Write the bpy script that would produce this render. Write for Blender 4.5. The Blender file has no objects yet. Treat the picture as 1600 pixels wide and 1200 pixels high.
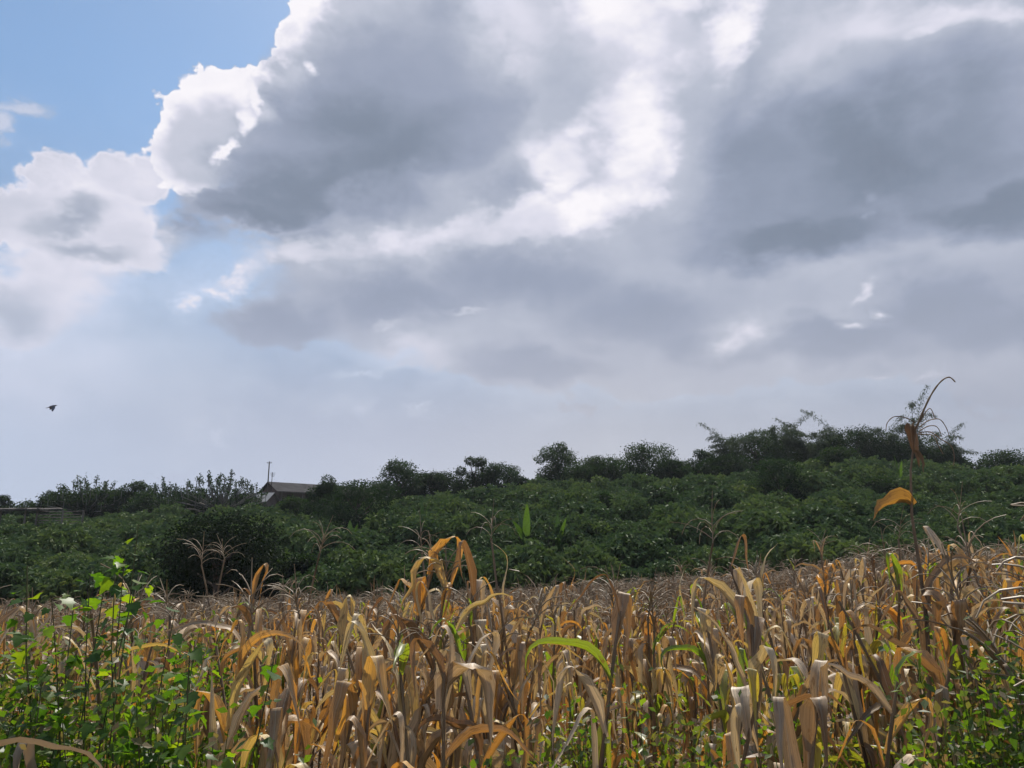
import bpy, bmesh, math, random
import numpy as np
from mathutils import Vector, Matrix, Euler, Quaternion, noise as mnoise

random.seed(7)
rng = np.random.default_rng(11)
SC = bpy.context.scene
COL = SC.collection
R = math.radians

# ------------------------------------------------------------------ camera
FPX = 1164.0                                   # focal length in pixels of the 1600 wide photograph
CAM_H = 2.35
PITCH = math.atan(258 / FPX)                   # eye level lies at y = 858
cam_d = bpy.data.cameras.new('camera')
cam_d.sensor_width = 36.0
cam_d.lens = 36.0 * FPX / 1600.0
cam_d.clip_start = 0.05
cam_d.clip_end = 4000
cam = bpy.data.objects.new('camera', cam_d)
cam.location = (0, 0, CAM_H)
cam.rotation_euler = (math.pi / 2 + PITCH, 0, 0)
COL.objects.link(cam)
SC.camera = cam
CF = Vector((0, math.cos(PITCH), math.sin(PITCH)))
CU = Vector((0, -math.sin(PITCH), math.cos(PITCH)))
CR = Vector((1, 0, 0))


def ray(px, py):
    """direction of a pixel of the photograph"""
    return (CF + CR * ((px - 800) / FPX) + CU * ((600 - py) / FPX)).normalized()


def at(px, py, dist):
    """the point seen at a pixel, dist metres ahead (along y)"""
    d = ray(px, py)
    return Vector((0, 0, CAM_H)) + d * (dist / d.y)


# ------------------------------------------------------------------ view
SC.view_settings.view_transform = 'Standard'
SC.view_settings.look = 'None'
SC.view_settings.exposure = 0.0
SC.view_settings.gamma = 1.0
SC.view_settings.use_curve_mapping = False

# ------------------------------------------------------------------ sun
SUN_EL, SUN_AZ = R(54), R(9)                   # azimuth clockwise from +Y (the way the camera looks)
sun_d = bpy.data.lights.new('sun', 'SUN')
sun_d.energy = 5.0
sun_d.angle = R(0.5)
sun_d.color = (1.0, 0.945, 0.86)
sun = bpy.data.objects.new('sun', sun_d)
to_sun = Vector((math.sin(SUN_AZ) * math.cos(SUN_EL), math.cos(SUN_AZ) * math.cos(SUN_EL), math.sin(SUN_EL)))
sun.rotation_euler = to_sun.to_track_quat('Z', 'Y').to_euler()
sun.location = to_sun * 60
COL.objects.link(sun)

# ------------------------------------------------------------------ sky: Nishita plus clouds, laid out by azimuth and elevation
world = bpy.data.worlds.new('World')
SC.world = world
world.use_nodes = True
WT = world.node_tree
WT.nodes.clear()


class NT:
    def __init__(s, tree):
        s.t = tree

    def n(s, typ, **kw):
        nd = s.t.nodes.new(typ)
        for k, v in kw.items():
            setattr(nd, k, v)
        return nd

    def l(s, a, b):
        s.t.links.new(a, b)

    def setin(s, sock, v):
        if isinstance(v, bpy.types.NodeSocket):
            s.l(v, sock)
        else:
            sock.default_value = v

    def math(s, op, a, b=0.0, c=0.0, clamp=False):
        nd = s.n('ShaderNodeMath', operation=op, use_clamp=clamp)
        s.setin(nd.inputs[0], a); s.setin(nd.inputs[1], b); s.setin(nd.inputs[2], c)
        return nd.outputs[0]

    def vmath(s, op, a, b=(0, 0, 0), scale=None):
        nd = s.n('ShaderNodeVectorMath', operation=op)
        s.setin(nd.inputs[0], a); s.setin(nd.inputs[1], b)
        if scale is not None:
            s.setin(nd.inputs['Scale'], scale)
        return nd.outputs['Value'] if op in ('LENGTH', 'DOT_PRODUCT', 'DISTANCE') else nd.outputs[0]

    def maprange(s, v, a, b, c=0.0, d=1.0, smooth=True):
        nd = s.n('ShaderNodeMapRange', interpolation_type='SMOOTHSTEP' if smooth else 'LINEAR')
        s.setin(nd.inputs[0], v)
        for i, x in zip((1, 2, 3, 4), (a, b, c, d)):
            s.setin(nd.inputs[i], x)
        return nd.outputs[0]

    def noise(s, vec, scale, detail=4, rough=0.5, col=False, dist=0.0):
        nd = s.n('ShaderNodeTexNoise')
        s.setin(nd.inputs['Vector'], vec)
        nd.inputs['Scale'].default_value = scale
        nd.inputs['Detail'].default_value = detail
        nd.inputs['Roughness'].default_value = rough
        nd.inputs['Distortion'].default_value = dist
        return nd.outputs['Color' if col else 'Fac']

    def mixf(s, f, a, b):
        nd = s.n('ShaderNodeMix', data_type='FLOAT')
        s.setin(nd.inputs[0], f); s.setin(nd.inputs[2], a); s.setin(nd.inputs[3], b)
        return nd.outputs[0]

    def mixc(s, f, a, b, mode='MIX'):
        nd = s.n('ShaderNodeMix', data_type='RGBA', blend_type=mode)
        s.setin(nd.inputs[0], f)
        for sock, v in ((nd.inputs[6], a), (nd.inputs[7], b)):
            if isinstance(v, (tuple, list)) and len(v) == 3:
                v = (*v, 1)
            s.setin(sock, v)
        return nd.outputs[2]

    def ramp(s, f, stops, interp='LINEAR'):
        nd = s.n('ShaderNodeValToRGB')
        cr = nd.color_ramp
        cr.interpolation = interp
        while len(cr.elements) < len(stops):
            cr.elements.new(0.5)
        for e, (p, c) in zip(cr.elements, stops):
            e.position = p
            e.color = (*c, 1) if len(c) == 3 else c
        s.setin(nd.inputs[0], f)
        return nd.outputs[0]


def lin(r, g, b):
    f = lambda c: (c / 255 / 12.92) if c / 255 <= 0.04045 else ((c / 255 + 0.055) / 1.055) ** 2.4
    return (f(r), f(g), f(b))


W = NT(WT)
tc = W.n('ShaderNodeTexCoord')
D = W.vmath('NORMALIZE', tc.outputs['Generated'])
sep = W.n('ShaderNodeSeparateXYZ')
W.l(D, sep.inputs[0])
az = W.math('MULTIPLY', W.math('ARCTAN2', sep.outputs[0], sep.outputs[1]), 57.29578)
el = W.math('MULTIPLY', W.math('ARCSINE', sep.outputs[2]), 57.29578)
cmb = W.n('ShaderNodeCombineXYZ')
W.l(az, cmb.inputs[0]); W.l(el, cmb.inputs[1]); cmb.inputs[2].default_value = 1.0
P = cmb.outputs[0]
DS = W.vmath('MULTIPLY', D, (1, 1, 1.7))       # cloud texture, flattened a little


def cnoise(scale, detail, rough, off):
    return W.noise(W.vmath('ADD', DS, off), scale, detail, rough, col=True)


def warp(c, amp):
    return W.vmath('MULTIPLY', W.vmath('SUBTRACT', c, (0.5, 0.5, 0.5)), (amp * 1.25, amp, 0))


def chan(c, i=2):
    nd = W.n('ShaderNodeSeparateXYZ')
    W.l(c, nd.inputs[0])
    return nd.outputs[i]


c_big = cnoise(5.0, 5, 0.6, (0, 0, 0))
c_mid = cnoise(14.0, 4, 0.58, (3, 1, 7))
c_fin = cnoise(40.0, 4, 0.6, (5, 2, 1))
w_big, w_mid, w_fin = warp(c_big, 11.0), warp(c_mid, 4.6), warp(c_fin, 1.1)
P_soft = W.vmath('ADD', P, w_big)
P_mid = W.vmath('ADD', W.vmath('ADD', P, w_mid), W.vmath('SCALE', w_big, scale=0.30))
P_crisp = W.vmath('ADD', W.vmath('ADD', P, w_fin), W.vmath('SCALE', w_mid, scale=0.45))
fbm = W.noise(W.vmath('ADD', DS, (9, 4, 2)), 9.0, 6, 0.58)
fbm_big = chan(c_big)
fbm_fine = W.noise(W.vmath('ADD', DS, (1, 5, 3)), 30.0, 5, 0.6)
# rounded lobes with sharp creases, as the heads of cumulus have
lobes = lambda v, sc: W.math('ABSOLUTE', W.math('SUBTRACT', W.noise(v, sc, 1, 0.4), 0.5))
billow = W.math('ADD', 0.18, W.math('ADD', W.math('MULTIPLY', lobes(D, 20), 1.8), W.math('ADD', W.math('MULTIPLY', lobes(D, 52), 1.3), W.math('MULTIPLY', lobes(D, 130), 0.35))))


def deg(px, py):
    d = ray(px, py)
    return math.degrees(math.atan2(d.x, d.y)), math.degrees(math.asin(d.z))


def blob_len(p, b):
    cx, cy, rx, ry = b[:4]
    rot = b[4] if len(b) > 4 else 0
    a0, e0 = deg(cx, cy)
    a1, e1 = deg(cx + 10, cy)
    a2, e2 = deg(cx, cy - 10)
    sx = math.hypot(a1 - a0, e1 - e0) / 10
    sy = math.hypot(a2 - a0, e2 - e0) / 10
    tilt = math.degrees(math.atan2(e1 - e0, a1 - a0))
    th = R(rot + tilt)
    c, s_ = math.cos(th), math.sin(th)
    qx, qy = rx * sx, ry * sy
    u = W.vmath('DOT_PRODUCT', p, (c / qx, s_ / qx, -(a0 * c + e0 * s_) / qx))
    v = W.vmath('DOT_PRODUCT', p, (-s_ / qy, c / qy, (a0 * s_ - e0 * c) / qy))
    return W.math('SQRT', W.math('MULTIPLY_ADD', u, u, W.math('MULTIPLY', v, v)))


def shape(p, blobs, k=0.25):
    d = None
    for b in blobs:
        x = blob_len(p, b)
        if d is None:
            d = x
        else:
            nd = W.n('ShaderNodeMath', operation='SMOOTH_MIN')
            W.l(d, nd.inputs[0]); W.l(x, nd.inputs[1]); nd.inputs[2].default_value = k
            d = nd.outputs[0]
    return W.math('SUBTRACT', 1.0, d)


class Sky:
    L = 0.55
    A = 0.0


# a broken cloud cover everywhere, on top of which the clouds of the view stand
base_cov = W.maprange(fbm_big, 0.50, 0.62)
S = Sky()
S.A = base_cov
S.L = W.math('ADD', 0.42, W.math('MULTIPLY', W.math('SUBTRACT', fbm, 0.5), 0.8))


def stroke(blobs, L, p=None, soft=(0.0, 0.35), op=1.0, alpha=None, core=None, core_at=(0.2, 0.7), nz=0.0, nfield=None, tex=0.0, tfield=None, k=0.25):
    """one cloud mass: L brightness at its edge, core brightness in its depth"""
    global S
    F = shape(p or P_mid, blobs, k)
    if nz:
        F = W.math('MULTIPLY_ADD', W.math('SUBTRACT', nfield or fbm, 0.5), nz, F)
    m = W.maprange(F, soft[0], soft[1])
    if op != 1.0:
        m = W.math('MULTIPLY', m, op)
    if L is not None:
        Lv = L
        if core is not None:
            Lv = W.maprange(F, core_at[0], core_at[1], L, core)
        if tex:
            Lv = W.math('MULTIPLY_ADD', W.math('SUBTRACT', tfield or fbm, 0.5), tex, Lv)
        S.L = W.mixf(m, S.L, Lv)
    S.A = W.mixf(m, S.A, 1.0 if alpha is None else alpha)


def rise(blobs, dL, p=None, soft=(0.0, 0.9), nz=0.0, k=0.3):
    """lighten or darken what is there"""
    F = shape(p or P_soft, blobs, k)
    if nz:
        F = W.math('MULTIPLY_ADD', W.math('SUBTRACT', fbm, 0.5), nz, F)
    m = W.maprange(F, soft[0], soft[1])
    S.L = W.math('MULTIPLY_ADD', m, dL, S.L)


# open blue above left and between the clouds
stroke([(120, 60, 420, 230), (-300, 100, 400, 350), (300, 60, 180, 160)], None, P_mid, (0.0, 0.2), alpha=0.0)
stroke([(330, 450, 150, 110), (150, 560, 330, 150), (0, 640, 300, 120)], 0.64, P_soft, (-0.1, 0.9), alpha=0.22)
# thin cloud all over the right
stroke([(1240, 120, 700, 360), (1000, 480, 720, 190), (1500, 400, 500, 260)], 0.58, P_mid, (0.0, 0.3), tex=0.30)
stroke([(1180, 260, 560, 330), (900, 420, 500, 160)], None, P_mid, (0.0, 0.1))
# small wisps in the blue
stroke([(35, 162, 72, 30), (5, 190, 40, 34)], 0.84, P_mid, (0.0, 0.9), op=0.75, tex=0.3)
# left cumulus bank
stroke([(90, 290, 80, 56), (185, 285, 80, 56), (20, 340, 90, 60), (130, 370, 140, 60), (230, 280, 34, 40)], 0.93, P_crisp, (0.0, 0.26), nz=0.50, nfield=billow, core=0.74, core_at=(0.05, 0.4), tex=0.50, tfield=fbm)
stroke([(60, 460, 150, 110), (190, 400, 120, 44), (20, 520, 100, 70), (150, 350, 110, 60)], 0.84, P_mid, (0.0, 0.6), nz=0.3, core=0.74, core_at=(0.2, 0.9), tex=0.35)
rise([(100, 350, 110, 36, 12), (120, 395, 110, 30), (20, 500, 80, 60)], -0.30, P_mid, (0.0, 1.0), nz=0.4)
stroke([(90, 560, 230, 120), (160, 470, 130, 90), (20, 600, 160, 80)], 0.80, P_mid, (0.0, 1.0), op=0.7, tex=0.3)
# tower of the great cloud, its sunlit rim first
stroke([(345, 150, 70, 54), (300, 196, 64, 66), (375, 128, 40, 34), (300, 250, 62, 60), (465, 80, 40, 66, -25), (420, 120, 36, 26, 20), (495, 20, 52, 36), (400, 200, 60, 70)], 0.98, P_crisp, (0.0, 0.12), nz=0.50, nfield=billow, tex=0.12, tfield=fbm_fine)
stroke([(335, 205, 66, 62, 20), (310, 245, 84, 62), (290, 210, 46, 58), (420, 170, 40, 60)], 0.64, P_crisp, (0.0, 0.55), tex=0.25, op=0.95)
# the great grey cloud, upper middle
stroke([(640, 140, 220, 200), (500, 250, 210, 90), (480, 160, 84, 90, -10), (550, 50, 80, 90), (400, 322, 170, 50), (720, 190, 150, 150, 20)], 0.64, P_mid, (-0.04, 0.34), nz=0.12, nfield=billow, core=0.42, core_at=(0.03, 0.5), tex=0.10)
rise([(480, 300, 270, 80, 6), (620, 250, 200, 100, 25), (400, 330, 180, 34), (560, 200, 170, 100)], -0.26, P_mid, (0.0, 1.0))
rise([(560, 20, 220, 70), (800, 40, 110, 120), (460, 120, 60, 80)], 0.20, P_soft, (0.0, 1.0))
# white flakes on its left flank
stroke([(352, 232, 15, 36, -40), (385, 192, 20, 26, -30), (398, 155, 12, 36, 10)], 0.96, P_crisp, (0.0, 0.6), nz=0.3, nfield=billow)
stroke([(481, 105, 17, 14)], 0.9, P_crisp, (0.0, 1.0), nz=0.3)
stroke([(458, 50, 20, 30, -40)], 0.84, P_crisp, (0.0, 1.0), nz=0.25, nfield=billow, op=0.8)
# bright break between the two dark masses
stroke([(985, 190, 90, 150, -16), (930, 320, 130, 64, 20), (1000, 60, 150, 90), (1140, 50, 44, 110, -25), (800, 350, 130, 40, 25), (880, 250, 60, 60)], 0.84, P_mid, (0.0, 0.7), nz=0.3, tex=0.7)
rise([(1000, 200, 90, 170, -12), (930, 320, 110, 60, 20), (960, 0, 160, 50), (1140, 30, 50, 90, -20)], 0.14, P_mid, (0.0, 1.0), nz=0.9)
stroke([(1015, 308, 60, 30), (1042, 250, 26, 56), (1010, 170, 36, 66, 10), (900, 205, 40, 24), (960, 8, 100, 34), (1150, 40, 26, 66, -25), (1070, 0, 80, 24), (870, 290, 50, 24, 30)], 0.95, P_crisp, (0.0, 1.1), nz=0.8, nfield=billow, tex=0.5, op=0.85)
stroke([(960, 100, 60, 44, 20), (910, 90, 40, 60), (1075, 60, 36, 60)], 0.66, P_mid, (0.0, 0.9), op=0.7)
stroke([(480, 396, 130, 34, 3), (620, 372, 80, 34, 20), (700, 370, 130, 40, 20), (820, 350, 100, 36)], 0.76, P_mid, (0.0, 0.8), nz=0.3, tex=0.5)
# right dark mass
stroke([(1340, 250, 310, 160, 10), (1190, 230, 130, 200, -20), (1520, 190, 220, 150), (1260, 370, 280, 74), (1560, 330, 220, 80)], 0.52, P_soft, (0.0, 0.35), core=0.27, core_at=(0.1, 0.9), tex=0.10)
rise([(1460, 310, 300, 110), (1300, 350, 260, 90), (1380, 230, 200, 120)], -0.16, P_soft, (0.0, 1.1))
rise([(1220, 110, 60, 150, -30), (1330, 50, 180, 60)], 0.20, P_soft, (0.0, 1.0))
stroke([(1480, 30, 130, 30, 8), (1570, 20, 120, 30), (1440, 50, 50, 18, 20)], 0.80, P_mid, (0.0, 1.0), tex=0.2)
stroke([(1350, 298, 16, 18), (1365, 328, 12, 9)], 0.42, P_mid, (0.0, 1.0), op=0.7)
# lower grey banks
stroke([(1180, 462, 240, 34), (1500, 415, 260, 34, 6), (1400, 460, 150, 44)], 0.54, P_mid, (0.0, 0.8), tex=0.2)
stroke([(430, 500, 150, 66), (620, 470, 200, 64), (820, 440, 240, 84), (1000, 490, 210, 84), (850, 570, 190, 44), (1100, 540, 160, 50)], 0.50, P_mid, (-0.05, 0.6), nz=0.12, core=0.38, core_at=(0.1, 0.9), tex=0.12)
stroke([(320, 454, 58, 20, 18), (375, 430, 50, 22, 25), (288, 478, 34, 20, -20)], 0.84, P_mid, (0.0, 1.0), nz=0.5, nfield=billow, tex=0.3)
stroke([(1450, 480, 210, 76, 5), (1320, 530, 200, 54), (1560, 500, 200, 70)], 0.46, P_mid, (-0.05, 0.6), core=0.35, core_at=(0.1, 0.9), tex=0.10)
rise([(1350, 480, 90, 60, 20), (1150, 525, 100, 40, 20), (640, 560, 130, 40)], 0.12, P_mid)
stroke([(1140, 535, 60, 22, 38), (1170, 516, 36, 18, 8)], 0.84, P_crisp, (0.0, 1.1), nz=0.3, op=0.9, tex=0.3)
stroke([(1328, 512, 34, 13, 4), (1378, 494, 20, 11, 0), (1352, 455, 34, 12, 48)], 0.88, P_crisp, (0.0, 1.2), nz=0.3, op=0.9)
stroke([(1440, 588, 40, 14, 12), (1360, 585, 26, 10)], 0.74, P_mid, (0.0, 1.0), op=0.8)
stroke([(690, 572, 60, 16, -6), (640, 580, 70, 16), (602, 514, 32, 14), (560, 590, 90, 14), (720, 487, 40, 10)], 0.70, P_mid, (0.0, 1.0), nz=0.25, op=0.75)
stroke([(580, 635, 34, 20), (660, 632, 24, 12), (340, 675, 26, 16)], 0.76, P_mid, (0.0, 1.1), op=0.7)
rise([(985, 210, 110, 150, -14), (930, 320, 120, 60, 20)], 0.08, P_soft)


L = W.math('MULTIPLY_ADD', W.math('SUBTRACT', fbm_fine, 0.5), 0.05, S.L, clamp=True)
cloud_col = W.ramp(L, [(0.0, lin(120, 130, 147)), (0.2, lin(133, 144, 163)), (0.4, lin(156, 165, 186)), (0.6, lin(186, 192, 208)),
                       (0.8, lin(222, 222, 236)), (1.0, lin(250, 247, 252))])
nish = W.n('ShaderNodeTexSky', sky_type='NISHITA')
nish.sun_disc = False
nish.sun_elevation = SUN_EL
nish.sun_rotation = SUN_AZ
nish.altitude = 200
nish.air_density = 1.0
nish.dust_density = 0.6
nish.ozone_density = 1.6
haze_col = W.ramp(W.maprange(az, -36, 36, smooth=False), [(0, lin(188, 199, 222)), (0.35, lin(192, 197, 215)), (0.6, lin(198, 199, 209)), (1, lin(174, 179, 194))])
# haze towards the horizon swallows the clouds
hz = W.maprange(W.math('MULTIPLY_ADD', W.math('SUBTRACT', fbm, 0.5), 5.0, el), 3.0, 21.0, 0.93, 0.0)
ccol = W.mixc(hz, cloud_col, haze_col)
alpha = W.math('MAXIMUM', S.A, W.maprange(el, 8.0, 33.0, 0.97, 0.03))
SKY_STRENGTH = 0.14
sky_col = W.mixc(alpha, W.vmath('MULTIPLY', nish.outputs[0], (0.97, 1.05, 1.03)), W.vmath('SCALE', ccol, scale=1.0 / SKY_STRENGTH))
bg = W.n('ShaderNodeBackground')
W.l(sky_col, bg.inputs[0])
bg.inputs[1].default_value = SKY_STRENGTH
wo = W.n('ShaderNodeOutputWorld')
W.l(bg.outputs[0], wo.inputs[0])
SC.cycles.use_adaptive_sampling = True
SC.cycles.adaptive_min_samples = 6
SC.cycles.adaptive_threshold = 0.02
SC.cycles.max_bounces = 6
SC.cycles.diffuse_bounces = 2
SC.cycles.transmission_bounces = 3
SC.cycles.glossy_bounces = 1
world.cycles.sampling_method = 'MANUAL'
world.cycles.sample_map_resolution = 512


# ------------------------------------------------------------------ helpers
def tag(o, label=None, cat=None, group=None, kind=None):
    if label: o['label'] = label
    if cat: o['category'] = cat
    if group: o['group'] = group
    if kind: o['kind'] = kind
    return o


def empty(name, loc=(0, 0, 0), rz=0.0):
    o = bpy.data.objects.new(name, None)
    o.empty_display_size = 0.1
    o.location = loc
    o.rotation_euler = (0, 0, rz)
    COL.objects.link(o)
    return o


def link(name, me, parent=None, loc=None, rot=None, scl=None, col=COL):
    o = bpy.data.objects.new(name, me)
    if loc is not None: o.location = loc
    if rot is not None: o.rotation_euler = rot
    if scl is not None: o.scale = (scl, scl, scl) if isinstance(scl, (int, float)) else scl
    if parent is not None: o.parent = parent
    col.objects.link(o)
    return o


class MB:
    """collects faces, then becomes one mesh"""

    def __init__(s):
        s.v, s.f, s.uv, s.t, s.n, s.mi = [], [], [], [], 0, []

    def add(s, verts, faces, uv=None, tint=0.0, mi=0):
        verts = np.asarray(verts, dtype=np.float32).reshape(-1, 3)
        faces = np.asarray(faces, dtype=np.int64)
        s.v.append(verts)
        s.f.append(faces + s.n)
        s.uv.append(np.zeros((len(verts), 2), np.float32) if uv is None else np.asarray(uv, np.float32))
        s.t.append(np.full(len(verts), tint, np.float32) if np.isscalar(tint) else np.asarray(tint, np.float32))
        s.mi.append(np.full(len(faces), mi, np.int32))
        s.n += len(verts)

    def box(s, lo, hi, mi=0):
        x0, y0, z0 = lo; x1, y1, z1 = hi
        v = [(x0, y0, z0), (x1, y0, z0), (x1, y1, z0), (x0, y1, z0), (x0, y0, z1), (x1, y0, z1), (x1, y1, z1), (x0, y1, z1)]
        s.add(v, [(0, 3, 2, 1), (4, 5, 6, 7), (0, 1, 5, 4), (1, 2, 6, 5), (2, 3, 7, 6), (3, 0, 4, 7)], mi=mi)

    def tube(s, pts, rad, seg=6, tint=0.0, mi=0):
        pts = [Vector(p) for p in pts]
        n = len(pts)
        vs, fs, uv = [], [], []
        up = Vector((0.13, 0.97, 0.2)).normalized()
        for i, p in enumerate(pts):
            t = (pts[min(i + 1, n - 1)] - pts[max(i - 1, 0)]).normalized()
            a = t.cross(up)
            if a.length < 1e-3: a = t.cross(Vector((1, 0, 0)))
            a.normalize()
            b = t.cross(a)
            r = rad[i] if hasattr(rad, '__len__') else rad
            for k in range(seg):
                an = 2 * math.pi * k / seg
                vs.append(p + (a * math.cos(an) + b * math.sin(an)) * r)
                uv.append((k / seg, i / (n - 1)))
        for i in range(n - 1):
            for k in range(seg):
                k2 = (k + 1) % seg
                fs.append((i * seg + k, i * seg + k2, (i + 1) * seg + k2, (i + 1) * seg + k))
        s.add([tuple(v) for v in vs], fs, uv, tint, mi)

    def mesh(s, name, mats, smooth=False):
        me = bpy.data.meshes.new(name)
        v = np.concatenate(s.v); f = np.concatenate(s.f); uv = np.concatenate(s.uv); t = np.concatenate(s.t); mi = np.concatenate(s.mi)
        me.vertices.add(len(v)); me.vertices.foreach_set('co', v.ravel())
        k = f.shape[1]
        me.loops.add(f.size); me.loops.foreach_set('vertex_index', f.ravel().astype(np.int32))
        me.polygons.add(len(f))
        me.polygons.foreach_set('loop_start', np.arange(0, f.size, k, dtype=np.int32))
        me.polygons.foreach_set('loop_total', np.full(len(f), k, np.int32))
        me.polygons.foreach_set('use_smooth', np.full(len(f), smooth))
        if not isinstance(mats, (list, tuple)): mats = [mats]
        for m in mats: me.materials.append(m)
        if len(mats) > 1: me.polygons.foreach_set('material_index', mi)
        ul = me.uv_layers.new(name='UVMap')
        ul.data.foreach_set('uv', uv[f.ravel()].astype(np.float32).ravel())
        at_ = me.attributes.new('tint', 'FLOAT', 'POINT')
        at_.data.foreach_set('value', t)
        me.update(calc_edges=True)
        return me

    def build(s, name, mats, parent=None, smooth=False, **kw):
        return link(name, s.mesh(name, mats, smooth), parent, **kw)


# ------------------------------------------------------------------ materials
def leafmat(name, refl, trans, w_trans=0.45, gloss=0.08, rough=0.45, streak=None, midrib=None, blotch=0.0, spread=1.0):
    """thin leaf: refl and trans are colour ramps read by a value that differs from leaf to leaf"""
    m = bpy.data.materials.new(name)
    m.use_nodes = True
    t = m.node_tree; t.nodes.clear()
    N = NT(t)
    oi = N.n('ShaderNodeObjectInfo')
    at_ = N.n('ShaderNodeAttribute', attribute_name='tint')
    val = N.math('FRACT', N.math('MULTIPLY_ADD', oi.outputs['Random'], spread, at_.outputs['Fac']))
    c1 = N.ramp(val, refl)
    c2 = N.ramp(val, trans)
    if streak:
        uvn = N.n('ShaderNodeUVMap')
        su, sv, amt = streak
        off = N.vmath('SCALE', N.vmath('ADD', (0, 0, 0), (7.3, 3.1, 9.7)), scale=oi.outputs['Random'])
        vec = N.vmath('ADD', N.vmath('MULTIPLY', uvn.outputs[0], (su, sv, 1)), off)
        f = N.noise(vec, 1.0, 3, 0.6)
        k = N.maprange(f, 0.3, 0.7, 1 - amt, 1 + amt, smooth=False)
        c1 = N.vmath('SCALE', c1, scale=k)
        c2 = N.vmath('SCALE', c2, scale=k)
        if midrib:
            sx = N.n('ShaderNodeSeparateXYZ'); N.l(uvn.outputs[0], sx.inputs[0])
            d = N.math('ABSOLUTE', N.math('SUBTRACT', sx.outputs[0], 0.5))
            mr = N.maprange(d, 0.02, 0.07, 1.0, 0.0)
            c1 = N.mixc(N.math('MULTIPLY', mr, 0.6), c1, midrib)
            c2 = N.mixc(N.math('MULTIPLY', mr, 0.5), c2, N.vmath('SCALE', c2, scale=0.5))
        if blotch:
            b = N.noise(N.vmath('ADD', N.vmath('MULTIPLY', uvn.outputs[0], (4, 9, 1)), off), 1.0, 4, 0.6)
            bm = N.math('MULTIPLY', N.maprange(b, 0.56, 0.68), blotch)
            c1 = N.mixc(bm, c1, (0.20, 0.13, 0.075))
            c2 = N.mixc(bm, c2, (0.25, 0.11, 0.02))
    df = N.n('ShaderNodeBsdfDiffuse'); N.setin(df.inputs[0], c1)
    tr = N.n('ShaderNodeBsdfTranslucent'); N.setin(tr.inputs[0], c2)
    mx_ = N.n('ShaderNodeMixShader'); mx_.inputs[0].default_value = w_trans
    N.l(df.outputs[0], mx_.inputs[1]); N.l(tr.outputs[0], mx_.inputs[2])
    out = mx_.outputs[0]
    if gloss:
        gl = N.n('ShaderNodeBsdfGlossy'); gl.inputs['Roughness'].default_value = rough
        m2 = N.n('ShaderNodeMixShader')
        lw = N.n('ShaderNodeLayerWeight'); lw.inputs[0].default_value = 0.35
        N.l(N.math('MULTIPLY_ADD', N.math('POWER', lw.outputs['Facing'], 3.0), gloss * 2, gloss * 0.5), m2.inputs[0])
        N.l(out, m2.inputs[1]); N.l(gl.outputs[0], m2.inputs[2])
        out = m2.outputs[0]
    o = N.n('ShaderNodeOutputMaterial'); N.l(out, o.inputs[0])
    return m


def solid(name, c0, c1, scale=6.0, rough=0.85, stretch=(1, 1, 1), bump=0.0, detail=5, metallic=0.0, lo=0.35, hi=0.65):
    m = bpy.data.materials.new(name)
    m.use_nodes = True
    t = m.node_tree; t.nodes.clear()
    N = NT(t)
    tcn = N.n('ShaderNodeTexCoord')
    v = N.vmath('MULTIPLY', tcn.outputs['Object'], stretch)
    f = N.noise(v, scale, detail, 0.6)
    c = N.ramp(f, [(lo, c0), (hi, c1)])
    p = N.n('ShaderNodeBsdfPrincipled')
    N.l(c, p.inputs['Base Color'])
    p.inputs['Roughness'].default_value = rough
    p.inputs['Metallic'].default_value = metallic
    p.inputs['Specular IOR Level'].default_value = 0.06 if 'zinc' in name else 0.3
    if bump:
        b = N.n('ShaderNodeBump'); b.inputs['Strength'].default_value = bump; b.inputs['Distance'].default_value = 0.05
        N.l(f, b.inputs['Height']); N.l(b.outputs[0], p.inputs['Normal'])
    o = N.n('ShaderNodeOutputMaterial'); N.l(p.outputs[0], o.inputs[0])
    return m


M = {}
M['dry_leaf'] = leafmat('dry_maize_leaf',
    [(0.0, (0.74, 0.59, 0.42)), (0.24, (0.63, 0.47, 0.30)), (0.38, (0.26, 0.165, 0.09)), (0.52, (0.48, 0.32, 0.17)), (0.70, (0.60, 0.38, 0.15)), (0.84, (0.70, 0.56, 0.30)), (1.0, (0.74, 0.59, 0.42))],
    [(0.0, (0.52, 0.35, 0.15)), (0.24, (0.44, 0.26, 0.09)), (0.38, (0.18, 0.08, 0.03)), (0.52, (0.40, 0.18, 0.04)), (0.70, (0.84, 0.34, 0.03)), (0.86, (0.68, 0.44, 0.07)), (1.0, (0.46, 0.32, 0.15))],
    w_trans=0.32, gloss=0.07, rough=0.45, streak=(22, 1.6, 0.34), midrib=(0.60, 0.50, 0.36), blotch=0.7)
M['hero_leaf'] = leafmat('tall_maize_leaf',
    [(0.0, (0.30, 0.23, 0.15)), (0.5, (0.22, 0.15, 0.09)), (0.8, (0.34, 0.21, 0.08)), (1.0, (0.5, 0.42, 0.28))],
    [(0.0, (0.34, 0.19, 0.08)), (0.5, (0.12, 0.055, 0.022)), (0.62, (0.14, 0.065, 0.025)), (0.8, (0.50, 0.24, 0.03)), (1.0, (0.5, 0.35, 0.15))], w_trans=0.32, gloss=0.03, streak=(22, 1.6, 0.34), midrib=(0.4, 0.32, 0.2), blotch=0.6, spread=0.0)
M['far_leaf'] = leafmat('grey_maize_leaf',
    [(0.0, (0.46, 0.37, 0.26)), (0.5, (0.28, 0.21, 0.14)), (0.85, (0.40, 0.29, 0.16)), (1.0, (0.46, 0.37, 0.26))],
    [(0.0, (0.28, 0.18, 0.10)), (0.5, (0.16, 0.09, 0.045)), (0.85, (0.38, 0.18, 0.05)), (1.0, (0.28, 0.19, 0.10))], w_trans=0.30, gloss=0.03, rough=0.5)
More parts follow.
